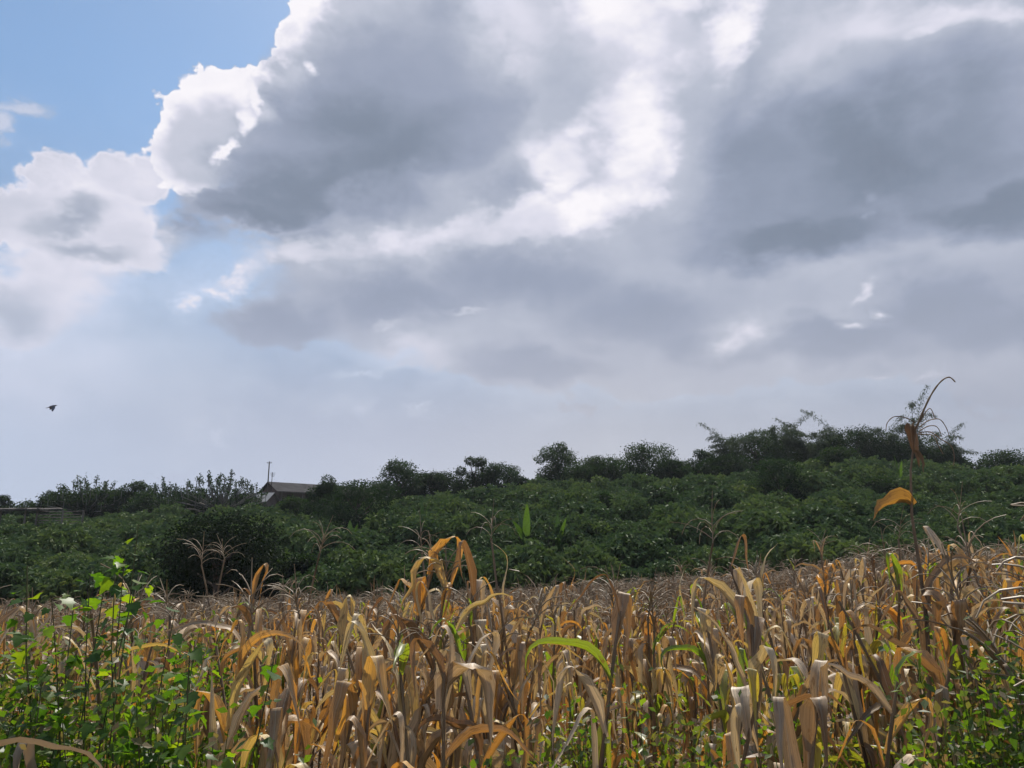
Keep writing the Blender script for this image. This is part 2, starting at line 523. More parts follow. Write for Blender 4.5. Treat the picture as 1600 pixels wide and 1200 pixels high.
M['green_leaf'] = leafmat('green_maize_leaf',
    [(0.0, (0.15, 0.20, 0.04)), (0.5, (0.24, 0.25, 0.07)), (1.0, (0.38, 0.33, 0.12))],
    [(0.0, (0.26, 0.46, 0.01)), (0.5, (0.44, 0.48, 0.02)), (1.0, (0.66, 0.46, 0.03))],
    w_trans=0.42, gloss=0.10, rough=0.4, streak=(18, 1.4, 0.3), midrib=(0.4, 0.42, 0.15), blotch=0.8)
M['stalk'] = solid('dry_maize_stalk', (0.10, 0.065, 0.04), (0.30, 0.215, 0.13), 9.0, 0.7, (1, 1, 0.25))
M['tassel'] = leafmat('dry_tassel', [(0, (0.30, 0.23, 0.155)), (1, (0.42, 0.34, 0.24))], [(0, (0.32, 0.2, 0.09)), (1, (0.42, 0.28, 0.12))], w_trans=0.25, gloss=0.05)
M['husk'] = leafmat('dry_husk', [(0, (0.45, 0.37, 0.26)), (1, (0.58, 0.5, 0.38))], [(0, (0.5, 0.33, 0.14)), (1, (0.6, 0.42, 0.2))], w_trans=0.15, gloss=0.06, streak=(16, 1.0, 0.3))
M['weed_leaf'] = leafmat('weed_leaf', [(0, (0.050, 0.095, 0.022)), (0.6, (0.075, 0.135, 0.025)), (1, (0.11, 0.16, 0.03))],
    [(0, (0.08, 0.20, 0.01)), (0.5, (0.16, 0.34, 0.01)), (0.8, (0.34, 0.54, 0.01)), (1, (0.48, 0.62, 0.015))], w_trans=0.46, gloss=0.05, rough=0.4, streak=(3, 3, 0.15))
M['small_weed'] = leafmat('small_weed', [(0, (0.045, 0.075, 0.022)), (0.5, (0.08, 0.11, 0.03)), (0.8, (0.15, 0.14, 0.06)), (1, (0.22, 0.17, 0.10))],
    [(0, (0.10, 0.22, 0.01)), (0.5, (0.32, 0.52, 0.012)), (0.8, (0.34, 0.36, 0.03)), (1, (0.3, 0.2, 0.06))], w_trans=0.40, gloss=0.06)
M['weed_stem'] = solid('weed_stem', (0.06, 0.06, 0.03), (0.13, 0.13, 0.05), 12.0, 0.7)
M['shrub_leaf'] = leafmat('shrub_leaf', [(0, (0.058, 0.098, 0.040)), (0.5, (0.105, 0.158, 0.054)), (0.85, (0.18, 0.22, 0.066)), (1, (0.24, 0.25, 0.08))],
    [(0, (0.030, 0.055, 0.022)), (0.5, (0.05, 0.085, 0.026)), (0.85, (0.10, 0.15, 0.03)), (1, (0.17, 0.20, 0.04))], w_trans=0.34, gloss=0.05, rough=0.6, spread=0.32)
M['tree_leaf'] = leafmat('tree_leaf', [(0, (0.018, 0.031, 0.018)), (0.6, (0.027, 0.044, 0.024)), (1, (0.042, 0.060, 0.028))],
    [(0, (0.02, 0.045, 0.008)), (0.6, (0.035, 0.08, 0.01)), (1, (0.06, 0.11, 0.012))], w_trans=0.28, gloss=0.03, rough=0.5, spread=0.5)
M['shade_leaf'] = leafmat('shade_darkened_leaf', [(0, (0.012, 0.021, 0.012)), (1, (0.024, 0.038, 0.016))], [(0, (0.010, 0.02, 0.006)), (1, (0.02, 0.035, 0.008))], w_trans=0.22, gloss=0.02, rough=0.5, spread=0.5)  # leaf colour lowered to hold the shade of the left field edge bush
M['bamboo_leaf'] = leafmat('bamboo_leaf', [(0, (0.055, 0.075, 0.045)), (1, (0.08, 0.10, 0.06))], [(0, (0.05, 0.075, 0.03)), (1, (0.08, 0.11, 0.04))], w_trans=0.4, gloss=0.08)
M['banana_leaf'] = leafmat('banana_leaf', [(0, (0.05, 0.09, 0.03)), (1, (0.09, 0.14, 0.04))], [(0, (0.05, 0.10, 0.015)), (1, (0.14, 0.26, 0.02))], w_trans=0.35, gloss=0.05, streak=(4, 26, 0.2))
M['bark'] = solid('bark', (0.05, 0.04, 0.03), (0.15, 0.125, 0.10), 5.0, 0.9, (1, 1, 0.3), bump=0.3)
M['grey_bark'] = solid('pale_bark', (0.12, 0.11, 0.095), (0.26, 0.24, 0.21), 5.0, 0.9, (1, 1, 0.3))
M['soil'] = solid('soil', (0.085, 0.055, 0.035), (0.21, 0.15, 0.095), 1.7, 0.95, bump=0.6, detail=9)
M['zinc'] = solid('weathered_zinc', (0.035, 0.034, 0.036), (0.065, 0.062, 0.064), 0.9, 0.85, (1, 1, 1), metallic=0.0)
M['white_zinc'] = solid('pale_zinc', (0.20, 0.20, 0.20), (0.30, 0.30, 0.30), 0.8, 0.8)
M['mud_wall'] = solid('brown_wall', (0.10, 0.075, 0.062), (0.17, 0.13, 0.11), 0.8, 0.95)
M['wood'] = solid('grey_timber', (0.09, 0.075, 0.06), (0.22, 0.19, 0.16), 4.0, 0.9, (1, 1, 0.2))
M['dark'] = solid('dark_shutter', (0.02, 0.018, 0.016), (0.04, 0.035, 0.03), 3.0, 0.9)
M['thatch'] = solid('grey_thatch', (0.05, 0.045, 0.04), (0.13, 0.115, 0.10), 2.5, 1.0, (1, 1, 3), bump=0.5)
M['feather'] = solid('dark_feather', (0.13, 0.14, 0.17), (0.2, 0.21, 0.24), 9.0, 0.8)


# ------------------------------------------------------------------ the lie of the land
def sstep(a, b, x):
    t = min(1.0, max(0.0, (x - a) / (b - a)))
    return t * t * (3 - 2 * t)


RIDGE = [(-700, 812), (-200, 806), (0, 803), (200, 802), (400, 799), (520, 790), (600, 779), (700, 764), (850, 747), (1000, 742), (1200, 728), (1330, 720), (1420, 720), (1480, 728), (1540, 760), (1600, 775), (1800, 790), (2300, 800)]
Y_EDGE, Y_RIDGE = 47.0, 96.0
SHRUB_H = 1.9


def ridge_z(x):
    px = 800 + FPX * x / (Y_RIDGE * math.cos(PITCH))
    for (a, ya), (b, yb) in zip(RIDGE, RIDGE[1:]):
        if px <= b or b == RIDGE[-1][0]:
            t = min(1, max(0, (px - a) / (b - a)))
            py = ya + (yb - ya) * t
            break
    return CAM_H + (858 - py) / FPX * Y_RIDGE * 1.03 - SHRUB_H - (1.5 if px < 500 else 2.4 if px < 1100 else 2.2)


def field_z(x, y):
    t = max(-1.0, min(1.0, x / (0.5 * max(abs(y), 10) + 2)))
    drop = min(-0.05, -1.6 + (0.85 if t < 0 else 1.75) * t)
    z = drop * max(0.0, min(1.0, (y - 5.0) / 40.0))
    z += 0.085 * max(0.0, min(6.0, x - 1.2)) * (1 - sstep(14, 34, y))
    z += 0.035 * mnoise.noise(Vector((x * 0.6, y * 0.6, 0)))
    return z


def ground(x, y):
    z0 = field_z(x, min(y, 60))
    if y <= Y_EDGE:
        return z0
    zr = ridge_z(x)
    t = min(1.0, (y - Y_EDGE) / (Y_RIDGE - Y_EDGE))
    t = t * (1.35 - 0.35 * t) if t < 1 else 1.0
    z = z0 + (zr - z0) * min(1.0, t)
    z += 0.55 * mnoise.noise(Vector((x * 0.06, y * 0.06, 3))) * sstep(0, 0.2, t)
    if y > 125:
        z -= 6 * sstep(125, 400, y)
    return z


xs = np.concatenate([-np.geomspace(1800, 62, 22), np.linspace(-60, 60, 121), np.geomspace(62, 1800, 22)])
ys = np.concatenate([-np.geomspace(900, 12, 14), np.linspace(-10, 130, 141), np.geomspace(133, 2600, 24)])
gv = np.array([(x, y, ground(float(x), float(y))) for y in ys for x in xs], dtype=np.float32)
nx = len(xs)
gi = np.arange((len(ys) - 1) * nx).reshape(-1, nx)[:, :-1].ravel()
mb = MB()
mb.add(gv, np.stack([gi, gi + 1, gi + nx + 1, gi + nx], 1))
tag(mb.build('ground', M['soil'], smooth=True), 'brown field soil rising into the overgrown hill', kind='structure')


# ------------------------------------------------------------------ scattering of what nobody could count
def scatter(name, pts, rz, scl, templates, tilt=0.12, pick=None):
    me = bpy.data.meshes.new(name)
    me.vertices.add(len(pts))
    me.vertices.foreach_set('co', np.asarray(pts, np.float32).ravel())
    n = len(pts)
    r = np.zeros((n, 3), np.float32)
    r[:, 0] = rng.normal(0, tilt, n); r[:, 1] = rng.normal(0, tilt, n); r[:, 2] = rz
    for nm, ty, key, val in (('rot', 'FLOAT_VECTOR', 'vector', r.ravel()), ('scl', 'FLOAT', 'value', np.asarray(scl, np.float32)), ('pick', 'INT', 'value', (rng.integers(0, len(templates), n) if pick is None else np.asarray(pick)).astype(np.int32))):
        a = me.attributes.new(nm, ty, 'POINT')
        a.data.foreach_set(key, val)
    c = bpy.data.collections.new(name + '_kinds')
    for i, t in enumerate(templates):
        c.objects.link(bpy.data.objects.new('%s_kind_%02d' % (name, i), t))
    o = link(name, me)
    g = bpy.data.node_groups.new(name, 'GeometryNodeTree')
    g.interface.new_socket('Geometry', in_out='INPUT', socket_type='NodeSocketGeometry')
    g.interface.new_socket('Geometry', in_out='OUTPUT', socket_type='NodeSocketGeometry')
    nn = g.nodes
    gin, gout = nn.new('NodeGroupInput'), nn.new('NodeGroupOutput')
    iop = nn.new('GeometryNodeInstanceOnPoints')
    ci = nn.new('GeometryNodeCollectionInfo')
    ci.inputs['Collection'].default_value = c
    ci.inputs['Separate Children'].default_value = True
    ci.inputs['Reset Children'].default_value = True

    def attr(nm, ty):
        a = nn.new('GeometryNodeInputNamedAttribute'); a.data_type = ty
        a.inputs['Name'].default_value = nm
        return a.outputs['Attribute']
    L_ = g.links.new
    L_(gin.outputs[0], iop.inputs['Points'])
    L_(ci.outputs[0], iop.inputs['Instance'])
    iop.inputs['Pick Instance'].default_value = True
    L_(attr('pick', 'INT'), iop.inputs['Instance Index'])
    L_(attr('rot', 'FLOAT_VECTOR'), iop.inputs['Rotation'])
    L_(attr('scl', 'FLOAT'), iop.inputs['Scale'])
    L_(iop.outputs[0], gout.inputs[0])
    md = o.modifiers.new('scatter', 'NODES')
    md.node_group = g
    return o


# ------------------------------------------------------------------ leaves in bulk: pointed quads
def leaf_quads(mb, centers, dirs, length, width, tint, droop=0.0):
    """diamond leaves starting at centers, pointing along dirs (numpy, vectorised)"""
    n = len(centers)
    d = dirs / np.maximum(1e-6, np.linalg.norm(dirs, axis=1, keepdims=True))
    rnd = rng.normal(size=(n, 3))
    side = np.cross(d, rnd)
    side /= np.maximum(1e-6, np.linalg.norm(side, axis=1, keepdims=True))
    ln = (length * rng.uniform(0.7, 1.25, n))[:, None]
    wd = (width * rng.uniform(0.7, 1.25, n))[:, None]
    v = np.empty((n, 4, 3), np.float32)
    v[:, 0] = centers
    v[:, 1] = centers + d * ln * 0.45 + side * wd * 0.5
    v[:, 2] = centers + d * ln
    v[:, 3] = centers + d * ln * 0.45 - side * wd * 0.5
    v[:, 2, 2] -= droop * ln[:, 0]
    f = np.arange(n * 4).reshape(n, 4)
    uv = np.tile(np.array([(0.5, 0), (1, .45), (0.5, 1), (0, .45)], np.float32), (n, 1))
    mb.add(v.reshape(-1, 3), f, uv, np.repeat(tint, 4) if not np.isscalar(tint) else tint)


def rand_dirs(n, up=0.0):
    d = rng.normal(size=(n, 3))
    d /= np.linalg.norm(d, axis=1, keepdims=True)
    d[:, 2] += up
    return d


def shrub_template(i, tips=24, per=13, leaf=0.31, wide=0.125, rad=0.95, hgt=1.9):
    mb = MB()
    for k in range(tips):
        a = k * 2.39996 + i
        q = math.sqrt((k + 0.5) / tips)
        r = rad * q * random.uniform(0.85, 1.1)
        z = hgt * (0.55 + 0.45 * math.sqrt(max(0, 1 - q * q * 0.95))) * random.uniform(0.9, 1.08)
        if k % 4 == 3: z *= 0.62
        c = np.array([r * math.cos(a), r * math.sin(a), z])
        d = rand_dirs(per, 0.25)
        d[:, :2] += 0.45 * np.array([math.cos(a), math.sin(a)]) * q
        leaf_quads(mb, c + rng.normal(0, 0.05, (per, 3)), d, leaf, wide, 0.055 * (i * 3 % 8) + rng.uniform(0, 0.25, per), droop=0.35)
        if k % 5 == 0:
            mb.tube([(0, 0, 0), (r * .4 * math.cos(a), r * .4 * math.sin(a), z * .6), tuple(c)], [0.03, 0.02, 0.01], 3, mi=1)
    return mb.mesh('shrub_kind', [M['shrub_leaf'], M['bark']])


CLEAR = [(at(px_, 800, d_).x, d_, hw_ / FPX * d_) for px_, hw_, d_ in ((552, 58, 72), (1212, 44, 74), (1372, 30, 74), (942, 26, 72))]
BUSH = (at(352, 900, 45).x, 45)
shrubs = [shrub_template(i) for i in range(8)]
mounds = []
y = Y_EDGE
while y < 110:
    half = 0.72 * y + 9
    x = -half + random.random() * 3
    while x < half:
        mounds.append((x + random.uniform(-.9, .9), y + random.uniform(-.9, .9), random.uniform(1.9, 3.1)))
        x += 4.1
    y += 3.7
MOUND = np.array(mounds)
pts, rz, sc, pk = [], [], [], []
MPICK = [random.randrange(8) for _ in mounds]
y = Y_EDGE - 0.5
while y < 108:
    step = 0.98 + 0.004 * (y - 47)
    half = 0.72 * y + 7
    x = -half + random.random()
    while x < half:
        X, Y = x + random.uniform(-.4, .4), y + random.uniform(-.45, .45)
        x += step * 1.05
        nz = mnoise.noise(Vector((X * 0.11, Y * 0.11, 1))) + 0.5 * mnoise.noise(Vector((X * 0.33, Y * 0.33, 6)))
        if nz < -0.62: continue
        # a gap in the shrubs in front of the pen and the houses on the left
        dd_ = np.hypot(MOUND[:, 0] - X, MOUND[:, 1] - Y) / MOUND[:, 2]
        mi_ = int(np.argmin(dd_)); dm = dd_[mi_]
        s = 0.50 + (0.75 + 0.11 * MPICK[mi_]) * math.sqrt(max(0.0, 1 - min(1.0, dm) ** 2)) + 0.22 * nz + random.uniform(-.08, .08)
        if dm > 0.9 and random.random() < 0.35: continue
        if any(abs(X - cx_) < cr_ * 0.9 and cd_ - 7 < Y < cd_ + 1 for cx_, cd_, cr_ in CLEAR): s *= 0.42
        if abs(X - BUSH[0]) < 4.2 and Y < 49.5: continue
        if Y > 92 and X < -20: s *= 0.7
        pts.append((X, Y, ground(X, Y) - 0.06)); rz.append(random.uniform(0, 6.28)); sc.append(max(.4, s)); pk.append(MPICK[mi_] if random.random() < .8 else random.randrange(8))
    y += step
tag(scatter('hillside_shrubbery', pts, rz, sc, shrubs, pick=pk), 'mass of leafy green shrubs covering the whole hillside', kind='stuff')
print('shrubs', len(pts))


# ------------------------------------------------------------------ trees
def limb(p0, p1, bend, n=5):
    p0, p1 = Vector(p0), Vector(p1)
    off = Vector((random.uniform(-1, 1), random.uniform(-1, 1), random.uniform(0.0, 1.0))) * bend
    return [p0.lerp(p1, t) + off * math.sin(math.pi * t) for t in [i / (n - 1) for i in range(n)]]


def tree(name, label, px, top, hw, D, kind='dense', group=None, sink=0.0, low=0.12, leafsize=None, n=None, cat='tree'):
    x = (px - 800) / FPX * D / math.cos(PITCH) * 1.0
    p = at(px, top, D)
    x = p.x
    gz = ground(x, D)
    H = p.z - gz
    Rr = hw / FPX * D / math.cos(PITCH) * (0.98 if D < 60 else 1.32 if px > 1100 and D > 90 else 1.15)
    H = max(H, 1.5)
    root = empty(name, (x, D, gz - 0.05))
    tag(root, label, cat, group)
    tr, cr = MB(), MB()
    tint0 = random.uniform(0, 0.5)
    if kind in ('dense', 'airy', 'bush', 'clumpy'):
        z0 = H * (low if kind != 'bush' else 0.0)
        ch = H - z0
        nc = {'dense': 26, 'airy': 22, 'bush': 26, 'clumpy': 24}[kind]
        clumps = []
        for k in range(nc):
            a = k * 2.39996 + random.uniform(-.4, .4)
            u = (k + 0.5) / nc
            zc = z0 + ch * min(1.0, (0.10 + 0.80 * u) * random.uniform(0.86, 1.10))
            prof = math.sqrt(max(0.05, 1 - ((u - 0.42) / 0.62) ** 2))
            rr = Rr * prof * random.uniform(0.40, 0.92)
            cs = min(Rr, ch) * random.uniform(0.20, 0.40) * (0.85 if kind == 'airy' else 1.0)
            clumps.append((Vector((rr * math.cos(a), rr * math.sin(a) * 0.9, min(zc, H - cs * 0.95))), cs))
        clumps.append((Vector((random.uniform(-.15, .15) * Rr, 0, H - 0.3 * min(Rr, ch))), 0.28 * min(Rr, ch)))
        ls = leafsize or {'dense': 0.26, 'airy': 0.24, 'bush': 0.26, 'clumpy': 0.26}[kind] * (D / 95) ** 0.5
        tot = n or int({'dense': 7.5, 'airy': 3.0, 'bush': 8.0, 'clumpy': 4.8}[kind] * (2 * Rr * ch) / (ls * ls * 0.22))
        tot = min(tot, 11000)
        wsum = sum(c[1] ** 2 for c in clumps)
        for c, cs in clumps:
            m = max(30, int(tot * cs * cs / wsum))
            d = rand_dirs(m, 0.0)
            d /= np.linalg.norm(d, axis=1, keepdims=True)
            rad = cs * rng.uniform(0.45, 1.0, m)[:, None] * (1 + 0.35 * (rng.random(m) < 0.12))[:, None]
            pos = np.array(c) + d * rad * np.array([1.1, 1.1, 0.85])
            pos[:, 2] = np.maximum(pos[:, 2], 0.1)
            ld = d + rng.normal(0, 0.6, (m, 3)); ld[:, 2] -= 0.1
            leaf_quads(cr, pos, ld, ls, ls * 0.5, (tint0 + random.uniform(0, .2) + rng.uniform(0, 0.3, m)) % 1.0, droop=0.2)
        top_t = Vector((0, 0, z0 + ch * 0.55))
        tr.tube(limb((0, 0, 0), top_t, 0.05 * H), np.linspace(0.035 * H, 0.012 * H, 5), 7)
        for c, cs in clumps[::2]:
            s0 = Vector((0, 0, max(0.15 * H, min(top_t.z, c.z - 0.25 * H))))
            tr.tube(limb(s0, c, 0.03 * H), np.linspace(0.014 * H, 0.004 * H, 5), 4)
    elif kind == 'tufted':
        # stubby bare branches, each ending in a tuft of leaves
        nb = n or 60
        tr.tube([(0, 0, 0), (0.02 * H, 0, 0.15 * H), (0, 0, 0.3 * H)], [0.05 * H, 0.04 * H, 0.035 * H], 7)
        for k in range(nb):
            a = k * 2.39996
            u = (k + 0.5) / nb
            e = math.acos(1 - u * 0.95)           # from the zenith outwards
            rr = Rr * 1.1 * math.sin(e) * random.uniform(0.78, 1.08)
            zz = H * 0.28 + H * 0.70 * (0.30 + 0.70 * math.cos(e)) * random.uniform(0.84, 1.02)
            if k % 3 == 0: rr *= 0.6; zz *= 0.85
            tip = Vector((rr * math.cos(a), rr * math.sin(a), zz))
            mid = Vector((rr * .5 * math.cos(a), rr * .5 * math.sin(a), 0.3 * H + (zz - 0.3 * H) * 0.45))
            tr.tube([(0, 0, 0.25 * H), mid, tip - Vector((0, 0, 0.12 * H)), tip], [0.018 * H, 0.011 * H, 0.008 * H, 0.006 * H], 4)
            m = 40
            d = rand_dirs(m, 0.7)
            ls = 0.36
            cpos = np.array(tip) + np.outer(rng.uniform(-1.1, 0.12, m), np.array((tip - mid).normalized()) * 0.9) + rng.normal(0, 0.13, (m, 3))
            leaf_quads(cr, cpos, d, ls, ls * 0.42, (tint0 + rng.uniform(0, 0.4, m)) % 1.0, droop=0.1)
    tr.build('trunk', M['grey_bark'] if kind == 'tufted' else M['bark'], root, smooth=True)
    cr.build('crown', M['shade_leaf' if name == 'dark_bush' and abs(px - 354) < 5 else 'tree_leaf'], root)
    return root


def bamboo(label, px, top, hw, D, culms=18, group='bamboo clumps on the hilltop', lean=0.0):
    p = at(px, top, D)
    gz = ground(p.x, D)
    H = p.z - gz
    Rr = hw / FPX * D * 1.25
    root = empty('bamboo', (p.x, D, gz - 0.05))
    tag(root, label, 'bamboo', group)
    lv = MB()
    for k in range(culms):
        a = k * 2.39996 + random.uniform(-.3, .3)
        h = H * (random.uniform(0.72, 1.0) if k else 1.0)
        out = Rr * random.uniform(0.5, 1.1)
        if lean and k < culms // 2: a = random.uniform(-.5, .5) + (0 if lean > 0 else math.pi)
        dx, dy = math.cos(a), math.sin(a) * 0.7
        tp = []
        for i in range(11):
            t = i / 10
            r = 0.15 + out * 1.5 * (t ** 2.6)
            z = h * 1.2 * (1.06 * t - 0.30 * max(0, t - 0.72) ** 1.4 * 6.0 * (0.3 if k == 0 else 1))
            tp.append(Vector((r * dx, r * dy, z)))
        cm = MB()
        cm.tube(tp, np.linspace(0.05, 0.012, 11), 4)
        cm.build('culm', M['bamboo_leaf'], root)
        m = 420
        tt = rng.uniform(0.34, 1.0, m)
        idx = np.clip((tt * 10).astype(int), 0, 9)
        fr = tt * 10 - idx
        arr = np.array([tuple(q) for q in tp])
        base = arr[idx] * (1 - fr[:, None]) + arr[idx + 1] * fr[:, None]
        spread = 0.75 * np.minimum(1.0, (1.15 - tt) * 1.6)
        base = base + rng.normal(0, 1, (m, 3)) * np.stack([spread, spread, spread * 0.55], 1) * 0.75
        d = rng.normal(0, 0.7, (m, 3)); d[:, 2] -= 0.5
        leaf_quads(lv, base, d, 0.34, 0.075, rng.uniform(0, 1, m), droop=0.2)
    lv.build('foliage', M['bamboo_leaf'], root)
    return root


HG = 'trees along the hilltop'
HT = 'low dark thicket trees filling the hilltop'
tree('tree', 'dark rounded tree cut by the left edge of the photo', 6, 772, 20, 112, 'dense', HG)
tree('tree', 'low dark tree at the left foot of the long tufted treeline', 92, 766, 30, 102, 'dense', HG)
tree('tufted_tree', 'widest tufted tree of the left skyline, above the weathered pen', 142, 741, 48, 102, 'tufted', HG, n=80)
tree('tree', 'dark low tree right behind the widest tufted tree', 188, 762, 28, 104, 'dense', HG)
tree('tree', 'small bushy tree between two tufted trees on the left skyline', 218, 750, 24, 104, 'clumpy', HG)
tree('tufted_tree', 'narrow tufted tree with upright sprigs left of the branching one', 260, 743, 26, 102, 'tufted', HG, n=44)
tree('tree', 'low dark tree filling the gap left of the branching tufted tree', 290, 764, 26, 104, 'dense', HG)
tree('tufted_tree', 'broad tufted tree with spreading pale branches left of the mast', 350, 734, 56, 100, 'tufted', HG, n=95)
tree('tree', 'dark leafy tree hiding the right half of the long house', 512, 740, 30, 80, 'bush', HG)
tree('tree', 'large blackish green tree right of the long house', 560, 744, 50, 72, 'bush', HG)
tree('tree', 'low dark tree at the foot of the long house wall', 462, 775, 26, 88, 'dense', HG)
tree('tree', 'tall dark tree with a pointed left shoulder right of the house', 624, 716, 36, 98, 'dense', HG)
tree('tree', 'low spreading tree between the shouldered tree and the twiggy one', 676, 735, 30, 100, 'clumpy', HG)
tree('twiggy_tree', 'airy tree with thin twigs at its top left', 742, 713, 26, 100, 'airy', HG)
tree('tree', 'dark rounded tree touching the airy twiggy tree', 778, 722, 34, 99, 'dense', HG)
tree('tree', 'small low bush tree left of the lone tree', 812, 741, 18, 99, 'clumpy', HG)
tree('lone_tree', 'lone open crowned tree standing by itself against the sky', 872, 689, 32, 104, 'clumpy', HG, low=0.20)
tree('tree', 'smooth domed tree right of the lone tree', 934, 711, 32, 103, 'dense', HG)
tree('tree', 'broad dark tree with a ragged peaked top in mid hilltop', 1012, 690, 50, 98, 'dense', HG)
tree('tree', 'dark tree sloping down from the ragged peaked tree', 1052, 714, 28, 96, 'dense', HG)
tree('twiggy_tree', 'thin ragged tree at the left end of the bamboo hill', 1096, 701, 24, 98, 'airy', HG)
tree('tree', 'tall dense tree left of the first bamboo arcs', 1178, 672, 42, 98, 'dense', HG)
tree('tree', 'lower dark tree in front of the left bamboo, reaching downhill', 1212, 712, 44, 74, 'bush', HG)
tree('tree', 'medium dark tree left below the left bamboo', 1138, 708, 34, 95, 'dense', HG)
tree('tree', 'tallest dark tree in the middle of the bamboo hill', 1336, 664, 44, 98, 'dense', HG)
tree('tree', 'dark tree between the two bamboo arcs', 1290, 684, 32, 99, 'dense', HG)
tree('light_tree', 'lighter green bushy tree before the tallest dark tree', 1308, 697, 30, 88, 'bush', HG)
tree('tree', 'dark tree behind the very tall maize tassel', 1400, 686, 36, 98, 'dense', HG)
tree('tree', 'dark tree falling away right of the tall maize stalk', 1462, 694, 38, 98, 'dense', HG)
tree('tree', 'small dark tree at the right end of the bamboo hill', 1494, 708, 22, 98, 'clumpy', HG)
tree('sapling', 'tiny sapling alone in the dip before the right edge trees', 1530, 716, 12, 98, 'airy', HG)
tree('tree', 'black rounded tree near the right edge of the skyline', 1568, 701, 32, 92, 'dense', HG)
tree('tree', 'dark tree cut by the right edge of the photo', 1612, 706, 32, 92, 'dense', HG)
tree('tree', 'small dark tree within the shrubs below the bamboo hill', 1372, 742, 32, 74, 'bush', 'dark trees among the hillside shrubs')
tree('tree', 'dark low tree within the shrubs below the lone tree', 942, 768, 26, 72, 'bush', 'dark trees among the hillside shrubs')
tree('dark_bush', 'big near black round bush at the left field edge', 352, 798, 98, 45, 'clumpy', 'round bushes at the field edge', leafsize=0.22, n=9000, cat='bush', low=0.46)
tree('dark_bush', 'bush added to darken the hollow behind the near black bush', 356, 830, 90, 49, 'dense', 'round bushes at the field edge', leafsize=0.24, cat='bush')  # added to close the void under the crown with dark foliage
tree('dark_bush', 'smaller green bush at the field edge right of the near black bush', 480, 862, 44, 50, 'bush', 'round bushes at the field edge', leafsize=0.2, cat='bush')

bamboo('feathery bamboo with arching tips on the left of the hilltop clumps', 1212, 660, 34, 97, 22)
bamboo('low bamboo spray leaning left beside the tall dense tree', 1146, 674, 26, 97, 13, lean=-1)
bamboo('thin bamboo spray arching between two dark trees', 1264, 667, 24, 97, 13, lean=-1)
bamboo('bamboo spray rising just left above the tallest dark tree', 1322, 655, 34, 99, 14, lean=-1)
bamboo('bamboo filling the saddle left of the very tall tassel', 1378, 664, 26, 97, 10)
bamboo('tallest upright bamboo plume behind the very tall tassel', 1421, 624, 17, 97, 7)
bamboo('bamboo hanging over to the right of the very tall tassel', 1462, 674, 30, 97, 14, lean=1)


# ------------------------------------------------------------------ banana, papaya
def blade(mb, base, yaw, L, Wd, a0, a1, segs=7, cup=0.15):
    """a broad leaf arching from a0 to a1 (degrees from the vertical)"""
    vs, uv, fs = [], [], []
    p = Vector(base)
    for i in range(segs + 1):
        s = i / segs
        ph = R(a0 + (a1 - a0) * s ** 1.3)
        d = Vector((math.sin(ph) * math.cos(yaw), math.sin(ph) * math.sin(yaw), math.cos(ph)))
        side = Vector((-math.sin(yaw), math.cos(yaw), 0))
        nrm = side.cross(d)
        w = Wd * (math.sin(math.pi * min(1, 0.06 + 0.94 * s) ** 0.75) ** 0.7) * 0.5 + 0.01
        for u in (-1, 0, 1):
            vs.append(tuple(p + side * u * w + nrm * abs(u) * w * cup)); uv.append((0.5 + 0.5 * u, s))
        if i < segs:
            p = p + d * (L / segs)
            k = i * 3
            fs += [(k, k + 1, k + 4, k + 3), (k + 1, k + 2, k + 5, k + 4)]
    mb.add(vs, fs, uv, random.random())


def banana(label, px, top, D, leaves, name='banana_plant', spread=1.0, cat='banana plant', group='banana plants on the hillside'):
    p = at(px, top, D)
    gz = ground(p.x, D)
    H = p.z - gz
    root = empty(name, (p.x, D, gz - 0.05), random.uniform(0, 6))
    tag(root, label, cat, group)
    st = MB(); st.tube([(0, 0, 0), (0.02, 0, H * .3), (0, 0, H * 0.55)], [0.13, 0.11, 0.07], 8)
    st.build('stem', M['weed_stem'], root, smooth=True)
    for k in range(leaves):
        lm = MB()
        up = k / max(1, leaves - 1)
        blade(lm, (0, 0, H * (0.42 + 0.13 * up)), k * 2.4, H * (0.42 + 0.12 * up), H * (0.11 if name == 'banana_plant' else 0.06) * spread, 50 - 46 * up, 115 - 100 * up, 8)
        lm.build('leaf', M['banana_leaf'], root, smooth=True)
    return root


for i, (px, tp_, hw_, lb) in enumerate([(60, 784, 30, 'low thicket between the left edge tree and the pen'), (118, 768, 36, 'low thicket below the left of the widest tufted tree'), (162, 764, 34, 'low thicket below the right of the widest tufted tree'),
        (240, 768, 34, 'low thicket below the narrow tufted tree'), (322, 764, 34, 'low thicket below the left of the branching tufted tree'), (385, 772, 30, 'low thicket below the right of the branching tufted tree'),
        (600, 752, 34, 'dark thicket between the long house and the shouldered tree'), (655, 738, 36, 'dark thicket right of the shouldered tree'), (712, 738, 40, 'dark thicket left of the airy twiggy tree'),
        (905, 727, 26, 'dark thicket between the lone and the domed tree'), (968, 716, 34, 'dark thicket right of the domed tree'), (1084, 728, 34, 'dark thicket below the thin ragged tree'),
        (1150, 706, 38, 'dark thicket below the left bamboo spray'), (1238, 694, 36, 'dark thicket below the left feathery bamboo'), (1268, 696, 36, 'dark thicket below the thin bamboo spray'),
        (1370, 684, 36, 'dark thicket in the saddle of the bamboo hill'), (1432, 686, 36, 'dark thicket below the upright bamboo plume'), (1498, 722, 24, 'dark thicket at the right foot of the bamboo hill')]):
    tree('thicket_tree', lb, px, tp_ - (7 if px > 1100 else 3), hw_ * (1.25 if px > 900 else 1.1), 100 + (i % 3), 'dense', HT, low=0.0)
banana('banana plant with pale upright blades left of the bright one', 822, 795, 56, 7)
banana('banana plant holding one bright yellow green upright leaf', 872, 808, 56, 6)
